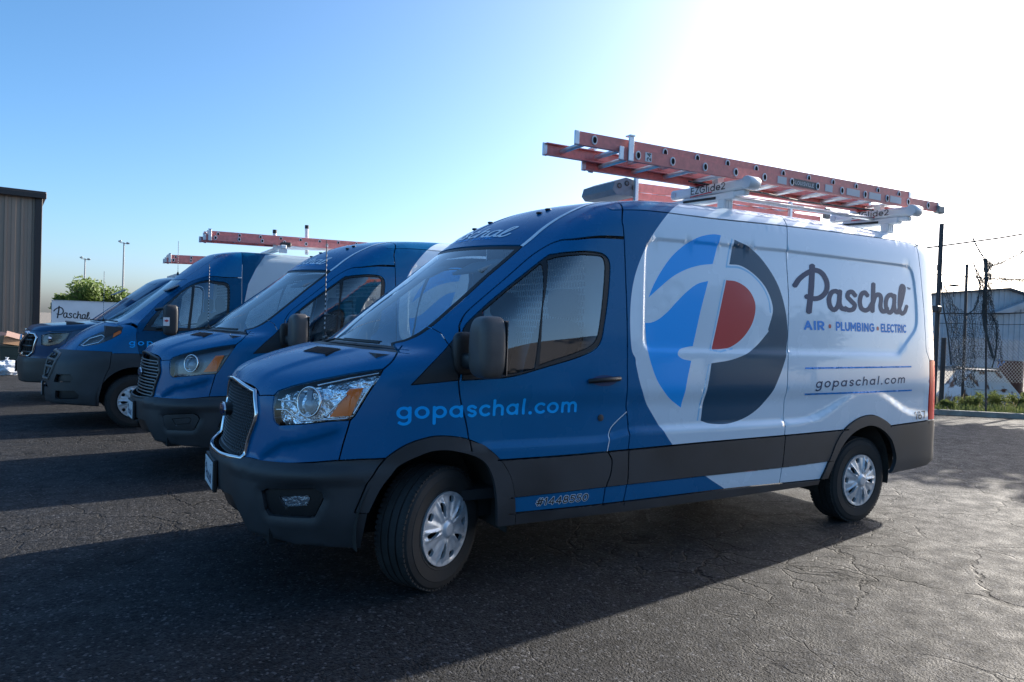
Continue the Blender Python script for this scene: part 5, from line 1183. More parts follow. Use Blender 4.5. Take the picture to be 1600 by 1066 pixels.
    add_wheel(root, 0, .86, .36, 0, 1); add_wheel(root, 0, -.86, .36, 0, -1); add_wheel(root, -3.71, .86, .36, 0, 1); add_wheel(root, -3.71, -.86, .36, 0, -1)
    for x in (0, -3.71): wheel_well(root, x, .38, .46)
    rear_and_under(root, f, 2.1, 3.71); interior(root, f, -1.36)
    for s in (1, -1):
        c = MB(); vs, fs = superbox((-.42, 1.17 * s, 1.35), (.07, .12, .15), 5, 12); c.add(vs, fs); c.tube([(-.38, .93 * s, 1.25), (-.40, 1.1 * s, 1.28)], .03, 8); c.build('mirror', M_BLACK, root, True, 60)
    pts = [vpt(f, -.03 - .28 * y * y, y, .02) for y in np.linspace(.05, .65, 8)]; MB().tube(pts, .010, 6).build('wiper', M_BLACK, root, True)
    return root, ob, f

# ------------------------------------------------------------------ ladders and racks
M_FRP = mat('red_fibreglass', (.74, .23, .20), .5, noise=(25, .14))
M_RUNG = mat('rung_aluminium', (.66, .67, .68), .35, .6, noise=(20, .12))
M_RACKW = mat('white_rack', (.72, .73, .74), .35, 0, .3)
M_LBL = mat('ladder_label', (.55, .57, .60), .5); M_LBLD = mat('dark_label', (.05, .065, .075), .5)
def rail(mb, x0, x1, z0, z1, y, face, h=.082):
    """C-channel running x0..x1 (z0..z1 centre heights); face=+1 opens towards -y"""
    a = Vector((x0, y, z0)); b = Vector((x1, y, z1)); web = .006
    mb.bar(a, b, web, h)
    for s in (1, -1):
        o = Vector((0, -face * .015, s * (h / 2 - .003))); mb.bar(a + o, b + o, .026, .006)
def section(par, x0, x1, z0, z1, ya, yb, n=12, rr=.017, h=.082, near=None):
    for y, fc in ((ya, 1), (yb, -1)):
        m = MB(); rail(m, x0, x1, z0, z1, y, fc, h); r = m.build('rail', M_FRP, par)
        for x, z in ((x0, z0), (x1, z1)): MB().box((x, y, z), (.035, .014, h + .006), None, .003).build('end_cap', M_ALU, par)
    d = 1 if x1 > x0 else -1
    for k in range(n):
        t = (k + .45) / n; x = x0 + (x1 - x0) * t; z = z0 + (z1 - z0) * t
        MB().tube([(x, ya, z), (x, yb, z)], rr, 10).build('rung', M_RUNG, par, True)
        for y, s in ((ya, 1), (yb, -1)):
            q = MB().lathe([(.027, 0), (.027, .006), (.019, .007)], 18, 'y', (0, 0, 0)); q.v = [(x + v[0] * .8, y + s * (.003 + v[1]), z + v[2] * 1.12) for v in q.v]; o = q.build('rung_collar', mat('collar_pale', (.70, .72, .74), .4), par, True)
            q = MB().lathe([(.018, .0075), (.0, .0075)], 14, 'y'); q.v = [(x + v[0] * .8, y + s * v[1], z + v[2] * 1.1) for v in q.v]; q.build('rung_bore', M_UNDER, o)
def extension_ladder(x0, x1, z, slope, ya, yb, off0, off1, print_it=True, fz=.056):
    t = empty('extension_ladder'); dz = lambda x: z + slope * (x0 - x)
    section(t, x0, x1, dz(x0), dz(x1), ya, yb, 12)                                       # base section
    f0, f1 = x0 - off0, x1 + off1
    section(t, f0, f1, dz(f0) + fz, dz(f1) + fz, ya - .022, yb + .022, 12)           # fly section above, nested inside the base rails
    for y, s in ((ya, 1), (yb, -1)):
        x = x0 - .07; MB().box((x, y + s * .012, dz(x) + .035), (.042, .012, .165), None, .003).box((x + .0, y - s * .0, dz(x) + .118), (.042, .05, .008)).build('guide_bracket', M_ALU, t)
    MB().tube([(x0 - .9, yb + .1, dz(x0 - .9) - .03), (x0 - 1.6, (ya + yb) / 2, dz(x0 - 1.6) - .06), (x0 - 2.2, yb + .1, dz(x0 - 2.2) - .05), (x0 - 3.0, (ya + yb) / 2, dz(x0 - 3.0) - .06)], .008, 6).build('rope', M_BLACK, t, True)
    for y in (ya, yb):
        MB().box((x1 - .02, y, dz(x1) - .02), (.10, .05, .07), None, .008).build('foot', mat('foot_grey', (.22, .25, .26), .6, .3), t)
    if print_it:
        def lab(x, w, h, m, nm='label', up=0.): return MB().box((x, ya + .0045, dz(x) + up), (w, .002, h)).build(nm, m, t)
        lab(x0 - .225, .055, .06, M_PLATE)
        for x, w, m in ((x0 - 1.54, .10, M_LBL), (x0 - 1.81, .27, M_LBLD), (x0 - 2.09, .09, M_LBL), (x0 - 2.40, .17, M_LBL), (x0 - 2.69, .16, M_LBL), (x0 - 2.98, .16, M_LBL)): lab(x, w, .055, m)
        def flat_text(nm, txt, x, zz, k, m, rot=False, weight=.26, yy=ya + .0062):
            st, wd = text_strokes(txt, .18, weight); fc = stroke_faces(st, lambda q: q)
            if rot: me = print_mesh(nm, fc, None, None, m, flat=lambda u, v: (x + v * k, yy, zz + u * k))
            else: me = print_mesh(nm, fc, None, None, m, flat=lambda u, v: (x - u * k, yy, zz + v * k))
            return link(nm, me, t)
        flat_text('size_number', '24', x0 - .245, dz(x0 - .24) - .024, .024, M_BLACKINK, True)
        flat_text('maker_name', 'LOUISVILLE', x0 - 1.69, dz(x0 - 1.8) - .014, .0195, M_LBL)
    return t
def roof_rack(xs, zr, ya=.93, posts=True, txt=True, half=.80):
    """drop-down rack: cross beams on feet with a glide arm at the near end"""
    t = empty('ladder_rack')
    for i, (x, z) in enumerate(zip(xs, zr)):
        MB().bar((x, half, z + .085), (x, -half, z + .085), .075, .06, bev=.01).build('crossbar', M_RACKW, t)
        for y in (half - .12, -half + .12):
            ft = MB().box((x, y, z + .025), (.10, .07, .085), None, .008).build('foot', M_RACKW, t)
            for k in (-.03, 0, .03): MB().box((x + k, y + .0365, z + .03), (.008, .004, .06)).build('foot_slot', M_LBL, ft)
        a = MB().bar((x + .0, ya - .02, z + .150), (x, .12, z + .170), .085, .075, bev=.016).build('glide_arm', M_RACKW, t)
        MB().bar((x, ya - .04, z + .09), (x, .25, z + .108), .06, .04, bev=.01).build('lower_arm', M_RACKW, t)
        MB().tube([(x + .036, .62, z + .082), (x + .036, .28, z + .095)], .011, 8).build('gas_strut', M_BLACK, t, True)
        MB().lathe([(.0, -.055), (.045, -.055), (.048, -.05), (.048, .05), (.045, .055), (0, .055)], 20, 'x', (x, ya - .01, z + .152)).build('pivot', M_RACKW, t, True)
        MB().lathe([(.0, -.05), (.026, -.05), (.026, .05), (0, .05)], 14, 'x', (x, .17, z + .165)).build('pivot', M_LBL, t, True)
        MB().box((x + .03, .45, z + .215), (.03, .09, .03), None, .006).build('latch', mat('latch_red', (.35, .02, .02), .5), t)
        MB().bar((x, .60, z + .19), (x, .60, z + .24), .06, .06).bar((x, .36, z + .19), (x, .36, z + .24), .06, .06).build('ladder_cradle', M_ALU, t)
        if txt:
            st, wd = text_strokes('EZGlide2', .12, .19); k = .36 / wd
            me = print_mesh('arm_lettering', stroke_faces(st, lambda q: q), None, None, M_BLACKINK, flat=lambda u, v: (x + .0445, .36 + u * k, z + .142 + v * k * .82 - u * k * .02)); link('arm_lettering', me, a)
            st = [([(0, -.5), (wd * .62, -.28)], .22)]
            me = print_mesh('arm_swoosh', stroke_faces(st, lambda q: q), None, None, mat('swoosh_red', (.6, .02, .03), .4), flat=lambda u, v: (x + .0445, .36 + u * k, z + .142 + v * k * .82)); link('arm_swoosh', me, a)
    MB().tube([(xs[0], .56, zr[0] + .12), (xs[1], .56, zr[1] + .12)], .018, 10).build('link_rod', M_ALU, t, True)
    if posts:
        for x, z in zip(xs, zr): MB().bar((x, -.36, z + .08), (x, -.36, z + .40), .035, .035, bev=.004).build('stop_post', M_ALU, t)
    return t
def step_ladder(x0, x1, z, y):
    t = empty('step_ladder')
    for dy in (-.20, .20):
        m = MB(); rail(m, x0 - .3, x1, z + .07, z + .15, y + dy, 1 if dy > 0 else -1, .075); m.build('rail', M_FRP, t)
        m = MB(); rail(m, x0 - .3, x1 + .05, z + .0, z + .055, y + dy * .9, 1 if dy > 0 else -1, .055); m.build('rear_rail', M_FRP, t)
        MB().box((x1 - .02, y + dy, z + .12), (.09, .045, .11), None, .01).build('foot', mat('foot_dark', (.10, .11, .12), .6), t)
    for k in range(8):
        x = x0 - .45 + (x1 - x0 + .5) * k / 8; MB().box((x, y, z + .08 + .01 * k), (.075, .39, .02)).build('step', M_RUNG, t)
    cap = [(0, .03), (-.02, .10), (-.14, .15), (-.28, .13), (-.28, .0), (-.04, -.01)]
    m = MB().prism(cap, lambda u, v, w: (x0 + u, y + .23 - w, z + v - .02), .46).build('top_cap', mat('cap_grey', (.16, .18, .21), .6, noise=(20, .15)), t)
    for u, v in ((-.07, .05), (-.15, .08), (-.23, .05)): MB().lathe([(.024, 0), (.024, .004), (.014, .005)], 14, 'y', (x0 + u, y + .231, z + v)).build('cap_hole', M_BLACK, m, True)
    for x in (x0 - .9, x0 - 1.15): MB().box((x, y + .2045, z + .088), (.17, .002, .045)).build('label', M_LBL, t)
    return t

# ------------------------------------------------------------------ the place
FPX = cam_d.lens / 36 * 1600
def at(px, py, d): return CAMPOS + FW * d + RT * ((px - 800) / FPX * d) - UP * ((py - 533) / FPX * d)
def on(px, d, z=0.):
    p = at(px, 533, d); return Vector((p.x, p.y, z))
def asphalt():
    m = bpy.data.materials.new('asphalt'); m.use_nodes = True; N, L = nodes_of(m); b = N['Principled BSDF']
    tc = N.new('ShaderNodeTexCoord'); co = tc.outputs['Object']
    def noise(sc, det=4, rough=.6, src=co):
        n = N.new('ShaderNodeTexNoise'); n.inputs['Scale'].default_value = sc; n.inputs['Detail'].default_value = det; n.inputs['Roughness'].default_value = rough; L.new(src, n.inputs['Vector']); return n
    def rng_(v, a, b_, c, d):
        r = N.new('ShaderNodeMapRange'); r.inputs[1].default_value = a; r.inputs[2].default_value = b_; r.inputs[3].default_value = c; r.inputs[4].default_value = d; L.new(v, r.inputs[0]); return r.outputs[0]
    def mth(op, x, y):
        q = N.new('ShaderNodeMath'); q.operation = op
        for i, v in enumerate((x, y)):
            if isinstance(v, (int, float)): q.inputs[i].default_value = v
            else: L.new(v, q.inputs[i])
        return q.outputs[0]
    # distorted coordinates for the cracks
    w = noise(1.7, 5); mv = N.new('ShaderNodeVectorMath'); mv.operation = 'MULTIPLY_ADD'; mv.inputs[1].default_value = (.55, .55, 0); L.new(w.outputs['Color'], mv.inputs[0]); L.new(co, mv.inputs[2])
    def cracks(sc, w0, w1):
        v = N.new('ShaderNodeTexVoronoi'); v.feature = 'DISTANCE_TO_EDGE'; v.inputs['Scale'].default_value = sc; L.new(mv.outputs[0], v.inputs['Vector']); return rng_(v.outputs['Distance'], w0, w1, 1, 0)
    m1 = rng_(noise(.35, 3).outputs[0], .50, .60, 0, 1); m2 = rng_(noise(.5, 3, .5).outputs[0], .50, .62, 0, 1)
    c1 = mth('MULTIPLY', cracks(1.1, .004, .014), m1); c2 = mth('MULTIPLY', cracks(3.8, .006, .030), m2)
    cr = mth('MAXIMUM', c1, mth('MULTIPLY', c2, .8))
    agg = N.new('ShaderNodeTexVoronoi'); agg.inputs['Scale'].default_value = 78; L.new(co, agg.inputs['Vector'])
    agg2 = N.new('ShaderNodeTexVoronoi'); agg2.inputs['Scale'].default_value = 210; L.new(co, agg2.inputs['Vector'])
    sep = N.new('ShaderNodeSeparateColor'); L.new(agg.outputs['Color'], sep.inputs[0])
    big = mth('MULTIPLY', rng_(noise(.22, 5).outputs[0], .3, .7, .7, 1.3), rng_(noise(1.1, 4, .7).outputs[0], .34, .44, .62, 1.)); spk = rng_(sep.outputs[0], .0, 1., .35, 1.75); pale = rng_(sep.outputs[1], .93, .97, 0, 1)
    val = mth('MULTIPLY', mth('MULTIPLY', mth('MULTIPLY', big, rng_(noise(.9, 2, .4).outputs[0], .63, .72, 1., .5)), spk), .0235); val = mth('MULTIPLY', val, rng_(sep.outputs[2], .10, .16, .35, 1.)); val = mth('ADD', val, mth('MULTIPLY', pale, .07)); val = mth('MULTIPLY', val, rng_(cr, 0, 1, 1, .12))
    cc = N.new('ShaderNodeCombineColor'); L.new(mth('MULTIPLY', val, 1.01), cc.inputs[0]); L.new(val, cc.inputs[1]); L.new(mth('MULTIPLY', val, 1.04), cc.inputs[2]); L.new(cc.outputs[0], b.inputs['Base Color'])
    b.inputs['Roughness'].default_value = .62; b.inputs['Specular IOR Level'].default_value = .22
    L.new(rng_(noise(6, 3).outputs[0], .3, .7, .62, .85), b.inputs['Roughness'])
    h = mth('ADD', mth('MULTIPLY', rng_(agg.outputs['Distance'], 0, .6, 1, 0), .0045), mth('MULTIPLY', rng_(agg2.outputs['Distance'], 0, .6, 1, 0), .0025)); h = mth('SUBTRACT', h, mth('MULTIPLY', cr, .022)); h = mth('ADD', h, mth('MULTIPLY', noise(2.5, 2).outputs[0], .003))
    bp = N.new('ShaderNodeBump'); bp.inputs['Strength'].default_value = .85; bp.inputs['Distance'].default_value = 1.; L.new(h, bp.inputs['Height']); L.new(bp.outputs[0], b.inputs['Normal'])
    return m
M_ASPH = asphalt()
M_DIRT = mat('dry_earth', (.19, .165, .135), .95, noise=(3, .35), bump=(9, .5, .05))
M_GRASSG = mat('short_grass', (.11, .13, .045), .95, noise=(4, .4), bump=(30, .6, .03))
def sheet(name, poly, z, m, kind='structure'):
    o = MB().add([(x, y, z) for x, y in poly], [tuple(range(len(poly)))]).build(name, m); o['kind'] = kind; return o
def tess(name, poly, z, m, step=.6):
    return sheet(name, poly, z, m)
sheet('ground', [(-700, -700), (700, -700), (700, 700), (-700, 700)], -.008, M_DIRT)
EDGE = [(-60, 33), (-14.46, -2.70), (-13.25, -3.73), (-12.5, -8), (-12.5, -24), (-4, -58)]
lot = sheet('parking_lot', [(60, -58), (60, 45), (-60, 45)] + EDGE, 0., M_ASPH)
kb = MB(); 
for a, b in zip(EDGE[:-1], EDGE[1:]):
    d = Vector((b[0] - a[0], b[1] - a[1], 0)).normalized(); n = Vector((d.y, -d.x, 0)) ; o = -.08 if False else .08
    kb.bar(Vector((*a, .045)) + n * o, Vector((*b, .045)) + n * o, .14, .11)
k = kb.build('kerb', mat('worn_concrete', (.30, .28, .24), .9, noise=(6, .3), bump=(40, .4, .01))); k['kind'] = 'structure'
# verge behind the kerb
vz = [(-60, 33.5), (-14.55, -2.85), (-13.35, -3.85), (-14.6, -5.0), (-15.9, -3.9), (-62, 31)]
sheet('grass_verge', [(-60, 33.2), (-14.5, -2.95), (-13.35, -3.95), (-14.6, -5.4), (-15.9, -4.3), (-62, 31)], .02, M_GRASSG)
def blades(name, pts, hs, m, w=.012, lean=.5, label=None, kind='stuff', cat=None):
    V = []; F = []
    for (x, y, z), h in zip(pts, hs):
        a = rng.uniform(0, 6.283); l = rng.uniform(.1, lean) * h; ww = w * rng.uniform(.6, 1.4)
        cx, sy = math.cos(a), math.sin(a); px_, py_ = -sy * ww, cx * ww; n = len(V)
        V += [(x - px_, y - py_, z), (x + px_, y + py_, z), (x + cx * l * .4 + px_ * .7, y + sy * l * .4 + py_ * .7, z + h * .6), (x + cx * l * .4 - px_ * .7, y + sy * l * .4 - py_ * .7, z + h * .6), (x + cx * l, y + sy * l, z + h)]
        F += [(n, n + 1, n + 2, n + 3), (n + 3, n + 2, n + 4)]
    me = bpy.data.meshes.new(name); me.from_pydata(V, [], F); me.materials.append(m); o = link(name, me)
    tag(o, label, cat, None, kind); return o
def leaf_mat(name, col, tr=.35):
    if name in MATS: return MATS[name]
    m = mat(name, col, .6, noise=(2.5, .35)); N, L = nodes_of(m); out = [n for n in N if n.type == 'OUTPUT_MATERIAL'][0]; t = N.new('ShaderNodeBsdfTranslucent'); t.inputs[0].default_value = (*[min(1, c * 1.6) for c in col], 1)
    mx = N.new('ShaderNodeMixShader'); mx.inputs[0].default_value = tr; L.new(N['Principled BSDF'].outputs[0], mx.inputs[1]); L.new(t.outputs[0], mx.inputs[2]); L.new(mx.outputs[0], out.inputs[0]); return m
M_WEED = leaf_mat('weed_green', (.12, .145, .045)); M_DRY = leaf_mat('dry_straw', (.34, .27, .15)); M_LEAF = leaf_mat('tree_leaf', (.105, .155, .035)); M_LEAFD = leaf_mat('dark_leaf', (.04, .08, .02))
pts = []; hs = []
A_, B_ = Vector((-13.35, -3.95, .02)), Vector((-22, 3.4, .02)); nn = Vector((-.648, -.762, 0))
for _ in range(9000):
    t = rng.uniform(-.05, 1) ; o = rng.uniform(.0, 1.3); p = A_.lerp(B_, t) + nn * o; cl = .5 + .5 * math.sin(t * 47 + 1.3) * math.cos(o * 5 + t * 19)
    pts.append((p.x, p.y, .02)); hs.append(rng.uniform(.04, .13) + .12 * cl * sstep(.1, .6, np.float64(o)))
blades('weeds', pts, hs, M_WEED, .011, .8, 'low green weeds growing along the kerb', 'stuff', 'weeds')
pts = [(p.x + rng.normal(0, .3), p.y + rng.normal(0, .3), 0) for p in [A_.lerp(B_, t) + nn * rng.uniform(1.2, 3.2) for t in rng.uniform(-.1, 1, 2500)]]
blades('dry_grass', pts, [rng.uniform(.1, .4) for _ in pts], M_DRY, .008, .7, 'dry straw-coloured grass in front of the fence', 'stuff', 'grass')
def leafy(name, c, r, n, m, ls=.05, parent=None, seed=1, flat=1.):
    g = np.random.default_rng(seed); V = []; F = []
    cl = [(Vector((*(g.normal(0, .42, 2) * r), g.normal(0, .36) * r * flat)), g.uniform(.25, .5) * r) for _ in range(22)]
    for i in range(n):
        cc, cr_ = cl[g.integers(len(cl))]; d = Vector(g.normal(0, 1, 3)).normalized() * cr_ * (g.uniform(.35, 1.05)); p = Vector(c) + cc + d
        a = Vector(g.normal(0, 1, 3)).normalized(); b = a.orthogonal().normalized(); s = ls * g.uniform(.6, 1.4); k = len(V)
        V += [p - a * s, p + b * s * .5, p + a * s, p - b * s * .5]; F.append((k, k + 1, k + 2, k + 3))
    me = bpy.data.meshes.new(name); me.from_pydata(V, [], F); me.materials.append(m); return link(name, me, parent)
M_BARK = mat('bark', (.10, .08, .06), .95, noise=(12, .3), bump=(30, .6, .02))
def tree(name, base, h, r, n, m, ls, label, seed=1):
    t = empty(name, base); g = np.random.default_rng(seed); mb = MB()
    mb.tube([(0, 0, 0), (.05, .03, h * .3), (.02, -.05, h * .6)], [h * .035, h * .028, h * .018], 8)
    for k in range(7):
        a = g.uniform(0, 6.28); z = h * g.uniform(.25, .5); mb.tube([(0, 0, z), (math.cos(a) * r * .4, math.sin(a) * r * .4, z + h * .15), (math.cos(a) * r * .75, math.sin(a) * r * .75, z + h * .25)], [h * .015, h * .010, h * .004], 6)
    mb.build('trunk', M_BARK, t, True); leafy('crown', (0, 0, h - r * .8), r, n, m, ls, t, seed, .8); return tag(t, label, 'tree')
# shrubs in the verge
for i, (px, d, r, m) in enumerate(((1521, 15.6, .32, M_WEED), (1486, 15.3, .22, M_WEED), (1560, 15.9, .36, M_WEED), (1600, 16.0, .35, M_WEED))):
    p = on(px, d, .02); s = empty('shrub', p); leafy('foliage', (0, 0, r * .55), r * .75, 1400, m, .028, s, 20 + i, .7)
    mb = MB()
    for q in range(6): a = q * 1.05; mb.tube([(0, 0, 0), (math.cos(a) * r * .4, math.sin(a) * r * .4, r * .8)], .008, 5)
    mb.build('stem', M_BARK, s)
    tag(s, ('bright green shrub in front of the rusty white hopper', 'small green shrub nearest the parked van tail on the verge', 'green shrub below the right foot of the white hopper', 'green shrub below the dark red drum on the verge')[i], 'shrub', 'shrubs on the verge')
# ---- fence with torn netting
M_STEELD = mat('dark_steel', (.05, .05, .055), .6, .4, noise=(9, .2)); M_NET = mat('black_netting', (.045, .05, .052), .85); M_GALV = mat('galvanised', (.28, .29, .30), .5, .6)
fn = empty('chain_link_fence', on(1466, 15.6))
def local(o, p): return Vector(p) - o.location
def post(par, a, b, r, name='post', m=M_STEELD): return MB().tube([local(par, a), local(par, b)], r, 8).build(name, m, par, True)
post(fn, at(1471.5, 350, 15.5), on(1463, 15.5), .048); post(fn, at(1511, 413, 16.5), on(1508, 16.5), .032); post(fn, at(1475, 528, 15.9), on(1475, 15.9), .05); post(fn, at(1660, 400, 16.2), on(1655, 16.2), .045)
for (a, b, r) in (((1444, 388, 15.5), (1680, 352, 15.9), .02), ((1436, 427, 15.5), (1680, 441, 16.2), .012), ((1463, 490, 15.6), (1680, 486, 16.2), .016), ((1463, 505, 15.6), (1680, 506, 16.2), .008)):
    MB().tube([local(fn, at(*a)), local(fn, at(*[(p + q) / 2 + (0, 2, 0)[i] for i, (p, q) in enumerate(zip(a, b))])), local(fn, at(*b))], r, 6).build('rail', M_STEELD, fn, True)
MB().box(local(fn, at(1463, 483, 15.4)), (.16, .16, .14), None, .02).build('bracket', M_STEELD, fn)
MB().box(local(fn, at(1467, 418, 15.5)), (.06, .06, .12)).build('bracket', M_STEELD, fn)
# woven wire: two sets of diagonal strands
cl = MB(); P0, P1 = on(1464, 15.9), on(1690, 16.4); ux = (P1 - P0); Wd = ux.length; ux.normalize(); H_ = .98; pit = .085
for k in range(-int(H_ / pit) - 1, int(Wd / pit) + 1):
    for s in (1, -1):
        x0 = k * pit if s > 0 else (k + int(H_ / pit) + 1) * pit; za, zb = 0., H_; xa, xb = x0, x0 + s * H_
        if max(xa, xb) < 0 or min(xa, xb) > Wd: continue
        def cp(x, z):
            return x, z
        # clip to the panel
        t0, t1 = 0., 1.
        for lim, sg in ((0, 1), (Wd, -1)):
            fa, fb = sg * (xa - lim), sg * (xb - lim)
            if fa < 0 and fb < 0: t1 = -1
            elif fa < 0: t0 = max(t0, fa / (fa - fb))
            elif fb < 0: t1 = min(t1, fa / (fa - fb))
        if t1 <= t0: continue
        a = P0 + ux * (xa + (xb - xa) * t0) + Vector((0, 0, .62 + za + (zb - za) * t0)); b = P0 + ux * (xa + (xb - xa) * t1) + Vector((0, 0, .62 + za + (zb - za) * t1)); cl.tube([local(fn, a), local(fn, b)], .0042, 4, False)
o = cl.build('wire_mesh', M_GALV, fn); o['kind'] = 'stuff'
tag(fn, 'dark steel chain-link fence with tall posts behind the verge', 'fence')
def net(par, grid, nu, nv, r, sag=.04, seed=3):
    """netting strands over a loose sheet given by a coarse grid of points"""
    g = np.random.default_rng(seed); G = np.array([[tuple(local(par, q)) for q in row] for row in grid]); a, b = G.shape[:2]
    def ev(u, v):
        x, y = u * (a - 1), v * (b - 1); i, j = min(int(x), a - 2), min(int(y), b - 2); x -= i; y -= j; x = x * x * (3 - 2 * x) * .5 + x * .5; y = y * y * (3 - 2 * y) * .5 + y * .5
        return (G[i, j] * (1 - x) + G[i + 1, j] * x) * (1 - y) + (G[i, j + 1] * (1 - x) + G[i + 1, j + 1] * x) * y
    mb = MB()
    Q = np.array([[ev(i / nu, j / nv) + g.normal(0, sag * .25, 3) for j in range(nv + 1)] for i in range(nu + 1)])
    for i in range(nu + 1): mb.tube([tuple(q) for q in Q[i]], r, 3, False)
    for j in range(nv + 1): mb.tube([tuple(q) for q in Q[:, j]], r, 3, False)
    return mb
nb = empty('torn_netting', on(1540, 14.8))
for nm, grid, nu, nv, sd in (('net_sheet', [[at(1474, 440, 15.2), at(1482, 500, 15.0), at(1486, 560, 15.2), at(1492, 600, 15.4)], [at(1492, 480, 15.0), at(1497, 520, 14.7), at(1500, 560, 14.9), at(1502, 604, 15.3)], [at(1520, 492, 14.8), at(1522, 525, 14.6), at(1524, 560, 14.9), at(1522, 606, 15.3)]], 16, 26, 4),
                            ('net_sheet', [[at(1540, 405, 14.8), at(1530, 450, 14.8), at(1520, 492, 14.8), at(1518, 560, 15.0)], [at(1545, 410, 14.8), at(1542, 460, 14.6), at(1545, 500, 14.7), at(1548, 560, 15.0)], [at(1549, 412, 14.8), at(1550, 470, 14.8), at(1560, 510, 14.8), at(1568, 570, 15.0)]], 16, 26, 5),
                            ('net_sheet', [[at(1539, 404, 14.8), at(1541, 412, 14.8), at(1545, 420, 14.8)], [at(1570, 398, 14.9), at(1565, 412, 14.9), at(1556, 414, 14.9)], [at(1600, 388, 15.0), at(1602, 391, 15.0), at(1604, 393, 15.0)], [at(1660, 372, 15.2), at(1660, 374, 15.2), at(1660, 376, 15.2)]], 22, 7, 6),
                            ('net_sheet', [[at(1539, 428, 14.8), at(1537, 436, 14.8)], [at(1570, 434, 14.9), at(1568, 441, 14.9)], [at(1600, 436, 15.0), at(1600, 443, 15.0)], [at(1660, 438, 15.2), at(1660, 442, 15.2)]], 24, 6, 7),
                            ('net_sheet', [[at(1524, 418, 14.9), at(1528, 440, 14.9), at(1537, 470, 14.8)], [at(1530, 430, 14.9), at(1536, 440, 14.9), at(1541, 465, 14.8)]], 5, 14, 8)):
    o = net(nb, grid, int(nu * 1.7), int(nv * 1.7), .0036, .06, sd).build(nm, M_NET, nb); o['kind'] = 'stuff'
for P in ([(1538, 404), (1541, 430), (1538, 470), (1537, 492), (1541, 520), (1552, 560)], [(1520, 372), (1529, 390), (1538, 404)], [(1521, 410), (1527, 432), (1531, 450), (1524, 480), (1511, 492)], [(1471, 440), (1474, 480), (1481, 520), (1486, 570)], [(1548, 490), (1557, 512), (1556, 550), (1550, 575)]):
    w = .032 if P[0][0] == 1538 else .014; MB().tube([local(nb, at(x, y, 14.75)) for x, y in [tuple(q) for q in smooth_poly(P, 5)]], [w * rng.uniform(.7, 1.3) for _ in range((len(P) - 1) * 5 + 1)], 6).build('net_rope', M_NET, nb, True)
post(nb, at(1541, 404, 14.85), on(1546, 14.85), .02)
tag(nb, 'torn black batting-cage netting hanging from its post by the fence', 'netting')
# ---- rusty white hopper
M_RUSTW = mat('rusty_white', (.52, .55, .58), .7, noise=(5, .15))
def rust(m):
    N, L = nodes_of(m); b = N['Principled BSDF']; tc = N.new('ShaderNodeTexCoord'); n = N.new('ShaderNodeTexNoise'); n.inputs['Scale'].default_value = 3.5; n.inputs['Detail'].default_value = 8; L.new(tc.outputs['Object'], n.inputs['Vector'])
    r = N.new('ShaderNodeMapRange'); r.inputs[1].default_value = .53; r.inputs[2].default_value = .60; L.new(n.outputs[0], r.inputs[0]); mx = N.new('ShaderNodeMix'); mx.data_type = 'RGBA'; mx.inputs[6].default_value = (.55, .58, .60, 1); mx.inputs[7].default_value = (.13, .06, .035, 1); L.new(r.outputs[0], mx.inputs[0]); L.new(mx.outputs[2], b.inputs['Base Color'])
rust(M_RUSTW)
hp = empty('hopper', on(1533, 17.2)); hp.scale = (.86, .86, .94); H0 = hp.location
ax = Vector((RT.x, RT.y, 0)).normalized(); ay = Vector((-FW.x, -FW.y, 0)).normalized()
def hl_(u, v, z): return ax * u + ay * v + Vector((0, 0, z))
m = MB(); zt, zb = .88, .08
T_ = [hl_(-.42, .30, zt), hl_(.34, .30, zt), hl_(.34, -.35, zt), hl_(-.42, -.35, zt)]; B2 = [hl_(-.92, .65, zb), hl_(.92, .65, zb), hl_(.92, -.65, zb), hl_(-.92, -.65, zb)]
m.add(T_ + B2, [(0, 1, 5, 4), (1, 2, 6, 5), (2, 3, 7, 6), (3, 0, 4, 7)]); m.build('shell', M_RUSTW, hp)
def face_pt(u, t): return T_[0].lerp(T_[1], u).lerp(B2[0].lerp(B2[1], u), t)
nrm = (B2[0] - T_[0]).cross(T_[1] - T_[0]).normalized() * -1
if nrm.dot(ay) < 0: nrm = -nrm
for u0, u1 in ((.14, .42), (.58, .86)):
    q = [face_pt(u0, .55), face_pt(u1, .55), face_pt(u1, .93), face_pt(u0, .93)]; MB().add([p + nrm * .006 for p in q] + [p - nrm * .12 for p in q], [(4, 5, 6, 7), (0, 1, 5, 4), (1, 2, 6, 5), (2, 3, 7, 6), (3, 0, 4, 7)]).build('opening', M_UNDER, hp)
    for a_, b_ in ((0, 1), (1, 2), (2, 3), (3, 0)): MB().tube([q[a_] + nrm * .012, q[b_] + nrm * .012], .022, 5).build('opening_frame', M_RUSTW, hp)
MB().tube([face_pt(.5, 0) + nrm * .03, face_pt(.5, 1.) + nrm * .03], .035, 6).build('centre_strut', M_RUSTW, hp)
for u in (0, 1): MB().tube([face_pt(u, 0), face_pt(u, 1.02)], .032, 6).build('corner_strut', M_RUSTW, hp)
MB().bar((T_[0] + T_[3]) / 2 + Vector((0, 0, .02)), (T_[1] + T_[2]) / 2 + Vector((0, 0, .02)), .7, .05).build('rim', M_STEELD, hp)
tag(hp, 'rusty white sheet-metal hopper with two dark openings behind the verge', 'hopper')
